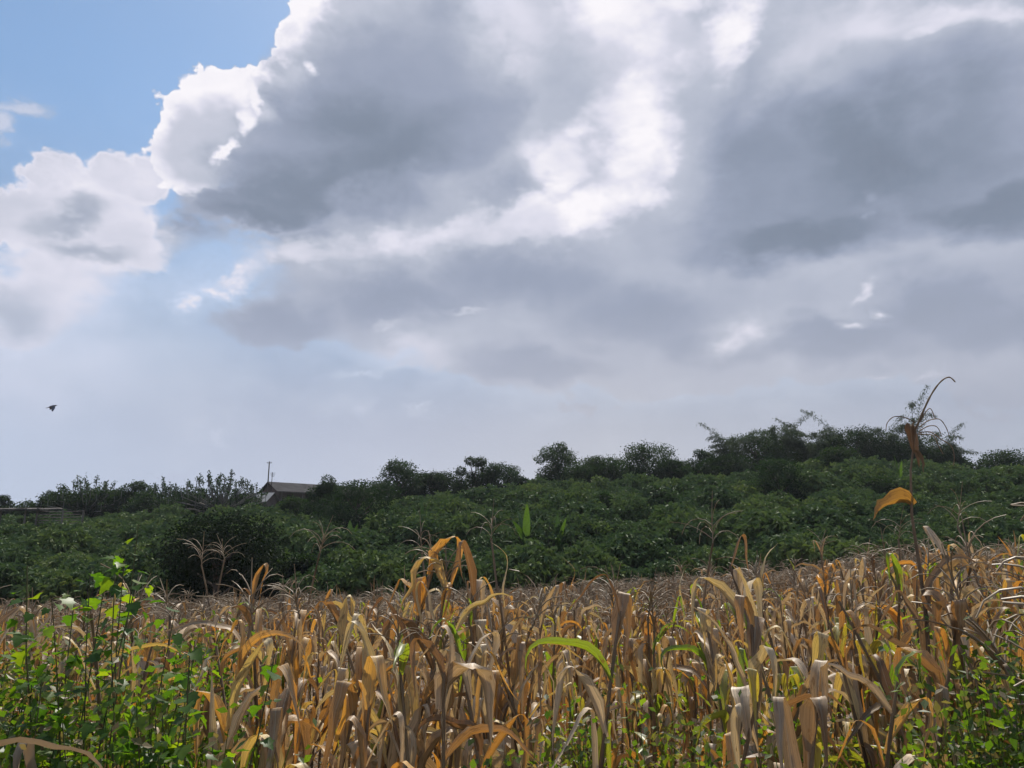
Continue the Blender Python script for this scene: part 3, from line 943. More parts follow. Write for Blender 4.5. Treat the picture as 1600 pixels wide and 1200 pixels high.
banana('banana plant with a flat bright leaf below the house', 548, 818, 60, 7, spread=1.3)
banana('small banana plant upright in the shrubs right of the house', 661, 782, 74, 5)
banana('slender papaya like plant on a bare stem below the bamboo', 1403, 716, 76, 7, name='papaya_plant', cat='papaya', group=None)


# ------------------------------------------------------------------ houses and pen
def corrugated(mb, a, b, c, d, waves=24, amp=0.006):
    """sheet from eave a-b to ridge d-c with corrugations running up the slope"""
    a, b, c, d = map(Vector, (a, b, c, d))
    nrm = (b - a).cross(d - a).normalized()
    vs, fs = [], []
    n = waves * 2
    for i in range(n + 1):
        t = i / n
        o = nrm * (amp if i % 2 else -amp)
        vs += [tuple(a.lerp(b, t) + o), tuple(d.lerp(c, t) + o)]
    for i in range(n):
        fs.append((2 * i, 2 * i + 2, 2 * i + 3, 2 * i + 1))
    mb.add(vs, fs)


def house(name, label, loc, rz, LX, LY, hw, hr, roofm, wallm, ov=0.5, windows=(), nsheets=1, cat='house'):
    root = empty(name, loc, rz)
    tag(root, label, cat)
    for (x0, y0, x1, y1) in ((0, 0, LX, 0.18), (0, LY - 0.18, LX, LY)):
        m = MB(); m.box((x0, y0, 0), (x1, y1, hw)); m.build('wall', wallm, root)
    for x0 in (0.003, LX - 0.183):
        m = MB(); m.box((x0, 0.18, 0), (x0 + 0.18, LY - 0.18, hw)); m.build('wall', wallm, root)
        m = MB()
        v = [(x0, 0.0, hw), (x0, LY, hw), (x0, LY / 2, hw + hr - 0.05), (x0 + .18, 0.0, hw), (x0 + .18, LY, hw), (x0 + .18, LY / 2, hw + hr - 0.05)]
        m.add(v, [(0, 1, 2, 2), (3, 5, 4, 4), (0, 3, 4, 1), (1, 4, 5, 2), (2, 5, 3, 0)])
        m.build('gable', wallm, root)
    k = hr / (LY / 2)
    for s in (0, 1):
        for j in range(nsheets):
            xa, xb = -ov + (LX + 2 * ov) * j / nsheets, -ov + (LX + 2 * ov) * (j + 1) / nsheets + 0.03
            ye = -ov if s == 0 else LY + ov
            ze = hw - ov * k + 0.05 + 0.004 * (j % 2)
            zr = hw + hr + 0.05 + 0.004 * (j % 2)
            m = MB()
            corrugated(m, (xa, ye, ze), (xb, ye, ze), (xb, LY / 2, zr), (xa, LY / 2, zr), max(4, int((xb - xa) / 0.25)))
            m.build('roof_sheet', roofm, root)
    for yy in (-ov, LY + ov):
        m = MB(); m.box((-ov, yy - 0.03, hw - ov * k - 0.12), (LX + ov, yy + 0.03, hw - ov * k + 0.02)); m.build('fascia', M['wood'], root)
    for (wx, wz, ww, wh) in windows:
        f = MB(); f.box((wx - .06, -0.03, wz - .06), (wx + ww + .06, -0.002, wz + wh + .06)); fo = f.build('window', M['wood'], root)
        g = MB(); g.box((wx, -0.05, wz), (wx + ww, -0.033, wz + wh)); g.build('shutter', M['dark'], fo)
    return root


p = at(436, 765, 106)
gz = p.z - 2.75
hs = house('long_house', 'long low brown house with grey zinc roof behind the dark trees', (p.x, 106, gz), R(40), 16.5, 6.0, 2.7, 1.3, M['zinc'], M['mud_wall'], ov=0.55, windows=((1.2, 1.0, .9, 1.1), (4.0, 1.0, .9, 1.1), (8.2, 1.0, .9, 1.1), (12, 1.0, .9, 1.1)), nsheets=18)
for xx in (0.2, 3.3, 6.6, 9.9, 13.2, 16.2):
    m = MB(); m.box((xx, -0.5, 0), (xx + .12, -0.38, 2.42)); m.build('post', M['wood'], hs)
p = at(372, 781, 104)
house('outbuilding', 'small outbuilding with pale zinc roof left of the long house', (p.x, 104, p.z - 2.1), R(-14), 4.2, 3.4, 1.9, 1.2, M['white_zinc'], M['mud_wall'], ov=0.35, windows=((1.5, .7, .8, .9),), nsheets=5)

p = at(418, 762, 108)
g0 = ground(p.x, 108)
ptop = at(418, 721, 108)
ut = empty('utility_mast', (p.x, 108, g0)); tag(ut, 'tall thin dark mast rising behind the house gable', 'mast')
m = MB(); m.tube([(0, 0, 0), (0.02, 0, (ptop.z - g0) / 2), (0, 0, ptop.z - g0)], [0.11, 0.10, 0.08], 7); m.build('pole', M['wood'], ut)
m = MB(); m.box((-0.35, -0.04, ptop.z - g0 - 0.25), (0.35, 0.04, ptop.z - g0 - 0.18)); m.build('crossarm', M['wood'], ut)
for xx in (-0.30, 0.30):
    m = MB(); m.tube([(xx, 0, ptop.z - g0 - 0.18), (xx, 0, ptop.z - g0 - 0.06)], [0.04, 0.03], 6); m.build('insulator', M['white_zinc'], ut)
p = at(424, 762, 107)
g0 = ground(p.x, 107); ptop = at(424, 738, 107)
an = empty('antenna', (p.x, 107, g0)); tag(an, 'short antenna pole just right of the tall mast', 'antenna')
m = MB(); m.tube([(0, 0, 0), (0, 0, ptop.z - g0)], [0.06, 0.05], 6); m.build('pole', M['zinc'], an)
for i in range(4):
    m = MB(); m.box((-0.3 + .05 * i, -0.02, ptop.z - g0 - 0.12 - .16 * i), (0.45 - .05 * i, 0.02, ptop.z - g0 - 0.08 - .16 * i)); m.build('rod', M['zinc'], an)

# weathered pen at the left edge: posts, rails and a flat thatch shade
PD = 74
pa, pb = at(-30, 799, PD), at(132, 797, PD)
gz = min(ground(pa.x, PD), ground(pb.x, PD))
ztop = pb.z
pen = empty('animal_pen', (0, PD, gz)); tag(pen, 'weathered timber pen with flat shade roof at the left edge', 'pen')
for px in (-30, 2, 40, 58, 98, 130):
    q = at(px, 800, PD); h = ztop - gz + (0.25 if px in (40, 58) else 0)
    m = MB(); m.tube([(q.x, 0, 0), (q.x + random.uniform(-.05, .05), 0.02, h)], [0.11, 0.09], 6); m.build('post', M['wood'], pen)
for i in range(6):
    z = ztop - gz - 0.12 - 0.28 * i
    xa, xb = at(60, 800, PD).x, pb.x
    m = MB(); m.tube([(xa, 0.12, z + random.uniform(-.04, .04)), ((xa + xb) / 2, 0.12, z - 0.05), (xb, 0.12, z + random.uniform(-.05, .05))], [0.05, 0.045, 0.04], 5)
    m.build('rail', M['wood'], pen)
xa, xb = pa.x, at(68, 800, PD).x
m = MB()
nn_ = 26
vs = []
for j in range(5):
    for i in range(nn_ + 1):
        vs.append((xa + (xb - xa) * i / nn_, -0.6 + 0.95 * j, ztop - gz + 0.1 + 0.06 * j + random.uniform(-.06, .06)))
fs = [(j * (nn_ + 1) + i, j * (nn_ + 1) + i + 1, (j + 1) * (nn_ + 1) + i + 1, (j + 1) * (nn_ + 1) + i) for j in range(4) for i in range(nn_)]
m.add(vs, fs)
ro = m.build('roof', M['thatch'], pen)
sm = ro.modifiers.new('thick', 'SOLIDIFY'); sm.thickness = 0.18


# ------------------------------------------------------------------ maize
def maize_leaf(kind, L, Wd, cols=5):
    if kind == 'fold':
        f = random.uniform(0.30, 0.62)
        ss = sorted([0, 0.1, f * .45, f * .75, f - 0.06, f - 0.02, f, f + 0.02, f + 0.045, f + 0.1, f + (1 - f) * .3, f + (1 - f) * .55, f + (1 - f) * .8, 1.0])
        a0, a1, a2 = random.uniform(5, 28), random.uniform(10, 52), random.uniform(146, 192)
        ang = lambda s: a0 + (a1 - a0) * (s / f) if s < f - 0.02 else (a1 + (a2 - a1) * min(1, (s - f + 0.02) / 0.065))
    elif kind == 'arch':
        ss = [i / 13 for i in range(14)]
        a0, a1, e = random.uniform(12, 40), random.uniform(120, 178), random.uniform(0.8, 1.5)
        ang = lambda s: a0 + (a1 - a0) * s ** e
    elif kind == 'up':
        ss = [i / 13 for i in range(14)]
        a0, a1 = random.uniform(4, 24), random.uniform(20, 60)
        ang = lambda s: a0 + (a1 - a0) * s ** 2
    else:   # hangs from its base
        ss = [i / 13 for i in range(14)]
        a0, a1 = random.uniform(50, 90), random.uniform(165, 186)
        ang = lambda s: a0 + (a1 - a0) * min(1, s / 0.2)
    twist = random.uniform(-0.9, 0.9) * (2.4 if kind in ('hang', 'arch') else 1.3)
    curl = random.choice((random.uniform(0.1, 0.5), random.uniform(0.5, 1.3)))
    tear = [random.uniform(0.55, 1.0) for _ in range(20)]
    drift = random.uniform(-0.5, 0.5)
    kn = [random.gauss(0, 15) for _ in range(9)]
    ang0 = ang
    ang = lambda s: ang0(s) + (kn[int(s * 7.99)] * (1 - (s * 7.99) % 1) + kn[int(s * 7.99) + 1] * ((s * 7.99) % 1)) * min(1, s * 4)
    fq, ph0, rip = random.uniform(14, 30), random.uniform(0, 6), random.uniform(0.05, 0.22)
    p = Vector((0, 0, 0))
    vs, uv, fs = [], [], []
    yaw = 0.0
    for i, s in enumerate(ss):
        if i:
            ds = s - ss[i - 1]
            sm_ = (s + ss[i - 1]) / 2
            a = R(ang(sm_)); yaw = drift * sm_
            p = p + Vector((math.sin(a) * math.cos(yaw), math.sin(a) * math.sin(yaw), math.cos(a))) * (L * ds)
        a = R(ang(min(1, s + 0.005)))
        T = Vector((math.sin(a) * math.cos(yaw), math.sin(a) * math.sin(yaw), math.cos(a)))
        B = Vector((-math.sin(yaw), math.cos(yaw), 0))
        B = Quaternion(T, twist * max(0, s - 0.15)) @ B
        Nn = B.cross(T)
        w = Wd * 0.5 * (0.40 + 0.60 * sstep(0, 0.25, s)) * (1 - max(0, (s - 0.30) / 0.70) ** 1.35) * (1 - 0.75 * (1 - tear[i]) * sstep(0.2, 0.6, s)) + 0.0008
        flat = 1.0
        if kind == 'fold':
            flat = sstep(0.0, 0.12, abs(s - f))
        for k in range(cols):
            u = -1 + 2 * k / (cols - 1)
            off = B * (u * w * (1 - 0.25 * curl * flat)) - Nn * (abs(u) ** 1.4 * w * curl * 1.5 * flat) + Nn * (rip * w * abs(u) * math.sin(fq * s + ph0 + (2 if u > 0 else 0)))
            vs.append(tuple(p + off)); uv.append((0.5 + 0.5 * u, s))
    for i in range(len(ss) - 1):
        for k in range(cols - 1):
            b_ = i * cols + k
            fs.append((b_, b_ + 1, b_ + cols + 1, b_ + cols))
    return np.array(vs, np.float32), np.array(fs), np.array(uv, np.float32)


def leaf_mesh(kind, L, Wd, mat):
    v, f, uv = maize_leaf(kind, L, Wd)
    mb = MB(); mb.add(v, f, uv, 0.0)
    return mb.mesh('maize_leaf', mat, smooth=True)


LEAF = {'dry': [], 'green': []}
KINDS_L = ['fold'] * 14 + ['arch'] * 5 + ['up'] * 1 + ['hang'] * 6
for i in range(132):
    k = KINDS_L[i % len(KINDS_L)]
    LEAF['dry'].append((k, leaf_mesh(k, random.uniform(0.34, 0.58) if k == 'arch' else random.uniform(0.38, 0.74), random.choice((random.uniform(0.030, 0.055), random.uniform(0.050, 0.082))), M['dry_leaf'])))
for i in range(14):
    k = ['fold', 'arch', 'up', 'fold'][i % 4]
    LEAF['green'].append((k, leaf_mesh(k, random.uniform(0.3, 0.42) if k == 'up' else random.uniform(0.4, 0.65), random.uniform(0.026, 0.038) if k == 'up' else random.uniform(0.036, 0.062), M['green_leaf'])))


def tassel_into(mb, base, hgt=0.30, nb=9, lean=None, thick=1.0, yaw0=None):
    lean = lean or (random.uniform(-.2, .2), random.uniform(-.2, .2))
    b = Vector(base)
    up = Vector((lean[0], lean[1], 1)).normalized()
    mb.tube([b, b + up * hgt * .5, b + up * hgt + Vector((lean[0], lean[1], -0.1)) * hgt * .4], [0.005 * thick, 0.004 * thick, 0.002 * thick], 3, random.random())
    for k in range(nb):
        a = k * 2.39996 + random.uniform(-.4, .4)
        s0 = b + up * hgt * (0.05 + 0.4 * k / nb)
        l = hgt * random.uniform(0.6, 1.05)
        pts_ = [s0]
        e0, e1 = random.uniform(15, 45), random.uniform(70, 160)
        for i in range(1, 6):
            ph = R(e0 + (e1 - e0) * (i / 5) ** 1.3)
            pts_.append(pts_[-1] + Vector((math.sin(ph) * math.cos(a), math.sin(ph) * math.sin(a), math.cos(ph))) * (l / 5))
        mb.tube(pts_, np.linspace(0.0038, 0.0022, 6) * thick, 3, random.random())


TASSEL = []
for i in range(10):
    mb = MB(); tassel_into(mb, (0, 0, 0), random.uniform(0.24, 0.36), random.randint(7, 12), thick=1.15)
    TASSEL.append(mb.mesh('maize_tassel', M['tassel'], smooth=True))


BIGTASSEL = []
for i in range(6):
    mb = MB(); tassel_into(mb, (0, 0, 0), random.uniform(0.32, 0.46), random.randint(8, 13), thick=0.95)
    BIGTASSEL.append(mb.mesh('maize_tassel', M['tassel'], smooth=True))


def ear_mesh():
    mb = MB()
    rings, seg = 8, 8
    vs, uv, fs = [], [], []
    for i in range(rings + 1):
        t = i / rings
        r = 0.026 * math.sin(math.pi * (0.10 + 0.86 * t)) ** 0.7 + 0.002
        for k in range(seg):
            a = 2 * math.pi * k / seg
            vs.append((r * math.cos(a) * (1 + .12 * (k % 2)), r * math.sin(a) * (1 + .12 * (k % 2)), 0.21 * t)); uv.append((k / seg, t))
    for i in range(rings):
        for k in range(seg):
            fs.append((i * seg + k, i * seg + (k + 1) % seg, (i + 1) * seg + (k + 1) % seg, (i + 1) * seg + k))
    mb.add(vs, fs, uv, random.random())
    for q in range(3):
        blade(mb, (0, 0, 0.02), q * 2.1, 0.22, 0.04, 12, random.uniform(25, 70), 4)
    return mb.mesh('maize_ear', M['husk'], smooth=True)


EARS = [ear_mesh() for _ in range(4)]


def stalk_pts(H, lx, ly):
    return [(lx * t * t * H, ly * t * t * H, H * t) for t in [i / 10 for i in range(11)]]


def stalk_mesh(H, lx, ly, r0=0.0125):
    mb = MB()
    pts_ = []
    rad = []
    for i in range(21):
        t = i / 20
        pts_.append((lx * t * t * H, ly * t * t * H, H * t))
        rad.append(r0 * (1 - 0.55 * t) * (1.22 if i % 2 == 0 else 0.95))
    mb.tube(pts_, rad, 6)
    return mb.mesh('maize_stalk', M['stalk'], smooth=True)


STALK = []
for i in range(16):
    lx, ly = random.uniform(-.14, .14), random.uniform(-.14, .14)
    STALK.append((lx, ly, stalk_mesh(1.0, lx, ly, 0.0072)))

# joined plants for the far field
FAR = []
for i in range(9):
    mb = MB()
    Hh = random.uniform(1.35, 1.75)
    lx, ly = random.uniform(-.12, .12), random.uniform(-.12, .12)
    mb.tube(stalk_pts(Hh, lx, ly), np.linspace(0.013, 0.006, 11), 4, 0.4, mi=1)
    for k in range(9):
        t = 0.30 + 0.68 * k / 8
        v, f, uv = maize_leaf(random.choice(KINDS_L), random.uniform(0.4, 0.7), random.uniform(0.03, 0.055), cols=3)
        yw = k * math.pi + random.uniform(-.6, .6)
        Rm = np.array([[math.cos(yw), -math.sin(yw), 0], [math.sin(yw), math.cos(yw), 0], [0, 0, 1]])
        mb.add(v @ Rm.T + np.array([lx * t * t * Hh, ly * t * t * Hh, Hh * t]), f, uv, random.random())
    if i % 4 != 3:
        tm = MB(); tassel_into(tm, (lx * Hh, ly * Hh, Hh), random.uniform(.28, .42), 10, thick=1.7)
        for a_, b_, c_, d_ in zip(tm.v, tm.f, tm.uv, tm.t):
            mb.add(a_, b_ - 0, c_, d_, 2) if False else None
        off = 0
        for a_, b_, c_, d_ in zip(tm.v, tm.f, tm.uv, tm.t):
            mb.add(a_, b_ - off, c_, d_, 2); off += len(a_)
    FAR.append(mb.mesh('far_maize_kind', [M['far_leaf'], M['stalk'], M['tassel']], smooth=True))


def px_of(x, y, z=1.5):
    v = Vector((x, y, z - CAM_H))
    return 800 + FPX * v.dot(CR) / v.dot(CF), 600 - FPX * v.dot(CU) / v.dot(CF)


WORDS = {'tone': ['pale tan', 'brown', 'straw coloured', 'ochre']}
corn_records = []


WIDE = [('fold', leaf_mesh('fold', random.uniform(0.5, 0.7), random.uniform(0.075, 0.10), M['dry_leaf'])) for _ in range(8)]


def maize(x, y, H, leaves=None, p_green=0.05, tassel=True, ear=True, top_kind=None, lmul=1.0, rz=None, label=None, tas_scale=1.0, spare=0.30, leaf_top=0.98):
    """one maize plant with its stalk, leaves, tassel and ears"""
    root = empty('maize_plant', (x, y, ground(x, y) - 0.02), random.uniform(0, 6.28) if rz is None else rz)
    if label is None:
        ln_ = 0.22 if random.random() < 0.22 else 0.07
        root.rotation_euler[0] = random.gauss(0, ln_); root.rotation_euler[1] = random.gauss(0, ln_)
    lx, ly, sm_ = random.choice(STALK)
    st = link('stalk', sm_, root, scl=(1 if H < 2 else 1.5, 1 if H < 2 else 1.5, H) if False else None)
    st.scale = (H * 1.0, H * 1.0, H)
    n = leaves or random.randint(11, 15)
    ng = 0
    for k in range(n):
        t = spare + (leaf_top - spare) * (k + random.uniform(-.25, .25)) / (n - 1)
        t = min(1.0, max(0.12, t))
        g = random.random() < p_green
        if top_kind == 'fold' and label and tas_scale < 1.5 and k == n - 2 and not g:
            cand = WIDE
        elif top_kind and k >= n - 3:
            cand = [m_ for m_ in LEAF['green' if g else 'dry'] if m_[0] == top_kind]
        else:
            cand = LEAF['green' if g else 'dry']
        ng += g
        kd, me = random.choice(cand)
        s = min(1.15, lmul * random.uniform(0.85, 1.15) * (0.75 + 0.45 * math.sin(math.pi * min(1, t))))
        link('leaf', me, root, (lx * t * t * H, ly * t * t * H, H * t), (random.uniform(-.12, .12), random.uniform(-.12, .12), k * math.pi + random.uniform(-.75, .75)), s)
    if tassel:
        link('tassel', random.choice(BIGTASSEL if tas_scale > 1.5 else TASSEL), root, (lx * H, ly * H, H * 0.995), (random.uniform(-.25, .25), random.uniform(-.25, .25), random.uniform(0, 6.28)), random.uniform(0.85, 1.2))
    if ear:
        for q in range(random.choice((1, 1, 2))):
            t = random.uniform(0.42, 0.6)
            link('ear', random.choice(EARS), root, (lx * t * t * H, ly * t * t * H, H * t), (random.uniform(0.3, 2.4), 0, random.uniform(0, 6.28)), random.uniform(.8, 1.1))
    corn_records.append([root, x, y, H, ng, tassel, ear, label])
    return root


def at_ground(px, D):
    """place on the ground seen in direction px at distance D"""
    return (px - 800) / FPX * D / math.cos(PITCH) * 0.99, D


# plants of the photograph that stand out
def hero(px, top, D, label, tall=0.06, **kw):
    p = at(px, top, D)
    g0 = ground(p.x, D)
    return maize(p.x, D, (p.z - g0) / (1 + tall), label=label, **kw)


tallx = at(1432, 700, 4.3)
tp = empty('maize_plant', (at(1440, 1100, 4.3).x, 4.3, ground(tallx.x, 4.3) - .02))
g0 = ground(tallx.x, 4.3)
zt = at(1428, 668, 4.3).z - g0
path = []
for (qx, qy) in ((1446, 1180), (1452, 1060), (1447, 960), (1436, 880), (1424, 800), (1422, 730), (1430, 668)):
    q = at(qx, qy, 4.3); path.append((q.x - tp.location.x, 0.0, q.z - g0))
path = [(path[0][0] + 0.02, 0, 0)] + path
m = MB(); m.tube(path, [0.013, 0.0125, 0.0115, 0.011, 0.0095, 0.008, 0.006, 0.0055], 7); m.build('stalk', M['stalk'], tp, smooth=True)
# tassel: one thick arching spike and thin hanging side branches
m = MB()


def arc_px(mb, pix, r0, r1, D=4.3):
    pp = []
    for (qx, qy) in pix:
        q = at(qx, qy, D); pp.append((q.x - tp.location.x, random.uniform(-.01, .01), q.z - g0))
    # smooth the polyline
    out = []
    for i in range(len(pp) - 1):
        a_, b_, c_, d_ = [Vector(pp[max(0, min(len(pp) - 1, i + j))]) for j in (-1, 0, 1, 2)]
        for s in (0, .25, .5, .75):
            out.append(0.5 * ((2 * b_) + (c_ - a_) * s + (2 * a_ - 5 * b_ + 4 * c_ - d_) * s * s + (3 * b_ - a_ - 3 * c_ + d_) * s ** 3))
    out.append(Vector(pp[-1]))
    mb.tube(out, np.linspace(r0, r1, len(out)) * (1 + 0.18 * np.sin(np.arange(len(out)) * 2.1)), 5, random.random())


arc_px(m, [(1430, 668), (1440, 642), (1455, 612), (1470, 591), (1483, 584), (1492, 592)], 0.0068, 0.0036)
for pix in ([(1436, 655), (1444, 640), (1454, 633), (1461, 650)], [(1436, 662), (1450, 652), (1466, 650), (1476, 662), (1483, 677)],
            [(1436, 668), (1452, 660), (1464, 662), (1470, 678)], [(1434, 671), (1452, 670), (1470, 680), (1484, 692), (1491, 708), (1490, 722)],
            [(1428, 655), (1414, 648), (1396, 646), (1387, 655), (1383, 668)], [(1434, 673), (1456, 675), (1466, 690), (1474, 704)]):
    arc_px(m, pix, 0.0036, 0.0022)
m.build('tassel', M['stalk'], tp, smooth=True)


def big_leaf(parent, base, yaw, kind, L, Wd, green=False, rx=0, ry=0, tint=0.3):
    v, f, uv = maize_leaf(kind, L, Wd)
    mb = MB(); mb.add(v, f, uv, tint)
    return mb.build('leaf', M['green_leaf' if green else 'hero_leaf'], parent, smooth=True, loc=base, rot=(rx, ry, yaw))


def leaf_tone(mb_tint_obj):
    return mb_tint_obj


def loc_px(qx, qy, D=4.3):
    q = at(qx, qy, D); return Vector((q.x - tp.location.x, 0, q.z - g0))


big_leaf(tp, loc_px(1427, 664), 1.2, 'hang', 0.26, 0.060, tint=0.45)
big_leaf(tp, loc_px(1424, 660), 4.0, 'hang', 0.20, 0.060, tint=0.5)
big_leaf(tp, loc_px(1426, 700), 5.4, 'hang', 0.14, 0.03, tint=0.4)
big_leaf(tp, loc_px(1424, 786), math.pi, 'arch', 0.26, 0.085, ry=0.5, tint=0.8)
big_leaf(tp, loc_px(1446, 965), 0.2, 'arch', 0.72, 0.06, tint=0.2)
big_leaf(tp, loc_px(1440, 985), math.pi - 0.2, 'fold', 0.5, 0.05, tint=0.1)
big_leaf(tp, loc_px(1449, 1050), math.pi, 'arch', 0.6, 0.07, tint=0.25)
big_leaf(tp, loc_px(1449, 1030), 0.5, 'fold', 0.55, 0.07, tint=0.0)
big_leaf(tp, loc_px(1450, 1110), 0.0, 'arch', 0.8, 0.075, tint=0.95)
big_leaf(tp, loc_px(1447, 1150), 3.4, 'arch', 0.7, 0.07, tint=0.3)
corn_records.append([tp, tp.location.x, 4.3, 3, 0, True, False, 'very tall maize plant whose hooked tassel stands against the sky'])

hero(597, 846, 4.7, 'thin maize plant poking highest above the dark hillside left of centre', top_kind='fold', lmul=0.9)
hero(645, 868, 4.0, 'maize plant with one broad orange leaf folded over flat left of centre', top_kind='fold', lmul=1.08, p_green=0)
hero(590, 850, 4.4, 'maize plant with a long narrow leaf folded square beside the broad orange one', top_kind='fold', lmul=1.1, p_green=0, tassel=False)
hero(775, 884, 4.3, 'maize plant with two leaves folded into tall straps near the middle', top_kind='fold', lmul=1.1, tassel=False)
hero(822, 893, 4.6, 'maize plant with a short yellow strap right of the tall straps', top_kind='fold', tassel=False)
hero(1085, 950, 4.0, 'maize plant holding one backlit green leaf right of centre', top_kind='up', p_green=0.35, tassel=False)
hero(1070, 1030, 3.3, 'maize plant with a glowing yellow green broken leaf low right of centre', top_kind='fold', p_green=0.4, tassel=False)
hero(1190, 1045, 3.0, 'near maize plant whose wide pale leaf hangs like a cloth', top_kind='fold', lmul=1.08, p_green=0, tassel=False)
hero(1160, 935, 3.6, 'maize plant with brown leaves standing dark and upright right of centre', top_kind='fold', lmul=1.08, p_green=0, tassel=False)
hero(1535, 843, 4.4, 'maize plant with a yellow edged leaf bent near the right edge', top_kind='fold', lmul=1.1, p_green=0.3, tassel=False)
hero(1485, 852, 4.6, 'maize plant with a long pale leaf lying flat beside the very tall one', top_kind='arch', lmul=1.08, tassel=False)
hero(1590, 850, 4.2, 'tall yellowing maize plant cut by the right edge', top_kind='fold', p_green=0.3, tassel=False)
hero(1385, 900, 3.9, 'grey brown maize plant left of the very tall one', top_kind='fold', lmul=1.1)
hero(1425, 850, 4.9, 'maize plant with curled top leaf just behind the very tall stalk', top_kind='fold')
hero(225, 905, 3.9, 'maize plant with a hooped leaf above the green vines on the left', top_kind='arch', lmul=0.9, p_green=0, tassel=False)
hero(285, 960, 4.4, 'maize plant with a thin upright spike right of the hooped leaf', top_kind='up', lmul=0.55, p_green=0)
hero(562, 1020, 3.1, 'near maize plant with a pale upright strap folded left of centre', top_kind='fold', p_green=0.1, tassel=False)
hero(700, 985, 3.3, 'near maize plant with crossing brown leaves left of the middle', top_kind='fold', p_green=0.1, tassel=False)
hero(330, 850, 9.0, 'maize plant with a wide drooping tassel before the near black bush', tas_scale=2.2, leaf_top=0.70, lmul=0.8)
hero(368, 860, 9.0, 'second wide tasselled maize plant before the near black bush', tas_scale=2.2, leaf_top=0.70, lmul=0.8)
hero(466, 838, 8.0, 'maize plant whose fine tassel stands right of the near black bush', tas_scale=2.0, leaf_top=0.70, lmul=0.8)
hero(690, 830, 7.5, 'maize plant with a tassel nodding right above the middle rows', tas_scale=2.0, leaf_top=0.70, lmul=0.8)
hero(797, 810, 7.0, 'maize plant with a tassel hooked left above the middle rows', tas_scale=2.0, leaf_top=0.70, lmul=0.8)
hero(1062, 820, 7.0, 'maize plant with a large fan tassel right of the middle', tas_scale=2.0, leaf_top=0.70, lmul=0.8)
hero(1392, 815, 7.0, 'maize plant with a bushy tassel under the orange leaf', tas_scale=2.0, leaf_top=0.70, lmul=0.8)
hero(1550, 790, 6.5, 'maize plant with a tall thin tassel near the right edge', tas_scale=2.0, leaf_top=0.70, lmul=0.8)

# the crowd
cand = []
yy = 2.9
while yy < 11.8:
    half = 0.75 * yy + 0.5
    xx = -half + random.random() * .3
    while xx < half:
        X, Y = xx + random.uniform(-.14, .14), yy + random.uniform(-.22, .22)
        xx += 0.36 if yy > 4 else 0.42
        q = px_of(X, Y)[0]
        if -60 < q < 1660:
            if Y < 4.6 and q < 330 and random.random() < 0.45: continue
            if Y < 3.3 and q < 400: continue
            if Y < 4.0 and (q > 1330 or 880 < q < 1120): continue
            if Y < 3.2 and random.random() < .5: continue
            cand.append((Y, X))
    yy += 0.62
cand.sort()
room = 300 - len(corn_records)
keep = cand[:room]
print('maize candidates', len(cand), 'kept', len(keep), 'to', keep[-1][0])
for Y, X in keep:
    q = px_of(X, Y)[0]
    if any(abs(X - r[1]) < 0.15 and abs(Y - r[2]) < 0.15 for r in corn_records): continue
    H = random.gauss(1.90 if Y < 6 else 1.78, 0.12) + (0.10 if q > 1250 else -0.06 if q < 420 else 0)
    H = max(1.35, min(2.25, H))
    maize(X, Y, H, p_green=0.09 if q < 850 else 0.20, tassel=random.random() < 0.40, ear=random.random() < .45, tas_scale=1.0)
NEAR_Y = keep[-1][0]

pts, rz, sc = [], [], []
y = NEAR_Y + 0.1
for Y, X in cand[room:]:
    pass
while y < Y_EDGE - 0.8:
    step = 0.50 + 0.004 * y
    half = 0.72 * y + 3
    x = -half
    while x < half:
        X, Y = x + random.uniform(-.2, .2), y + random.uniform(-.2, .2)
        x += step
        if Y > Y_EDGE - 4 and X < -8 and random.random() < .5: continue
        pts.append((X, Y, ground(X, Y) - 0.03)); rz.append(random.uniform(0, 6.28)); sc.append(random.gauss(0.96, 0.09) * (0.92 if Y > 20 else 1))
    y += step * 1.1
# the field goes on beyond both sides of the view
for _ in range(900):
    Y = random.uniform(1.5, NEAR_Y + 0.2); X = random.uniform(-16, 16)
    q = px_of(X, Y)[0]
    if -60 < q < 1660 or abs(X) > 0.72 * Y + 7: continue
    pts.append((X, Y, ground(X, Y) - 0.03)); rz.append(random.uniform(0, 6.28)); sc.append(random.gauss(1.15, 0.08))
print('far maize', len(pts))
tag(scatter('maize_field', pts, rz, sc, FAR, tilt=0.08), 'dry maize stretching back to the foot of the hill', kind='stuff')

# labels of the maize crowd, by what each shows and what stands behind it in the photograph
ABOVE = [(-999, 70, 'below the timber pen'), (70, 200, 'below the widest tufted tree'), (200, 310, 'left of the near black bush'), (310, 400, 'below the near black bush'),
         (400, 500, 'below the long house'), (500, 600, 'below the large blackish tree'), (600, 700, 'below the shouldered tree'), (700, 800, 'below the airy twiggy tree'),
         (800, 900, 'below the lone tree'), (900, 1000, 'below the domed tree'), (1000, 1100, 'below the ragged peaked tree'), (1100, 1200, 'below the tall dense tree'),
         (1200, 1290, 'below the left bamboo'), (1290, 1380, 'below the tallest dark tree'), (1380, 1470, 'below the hooked tall tassel'), (1470, 1545, 'below the small right sapling'), (1545, 2999, 'below the right edge tree')]
ROWS = [(0, 3.9, 'nearest row'), (3.9, 5.0, 'second row'), (5.0, 6.2, 'third row'), (6.2, 7.6, 'middle rows'), (7.6, 9.2, 'far rows'), (9.2, 99, 'farthest single row')]
seen_labels = {}
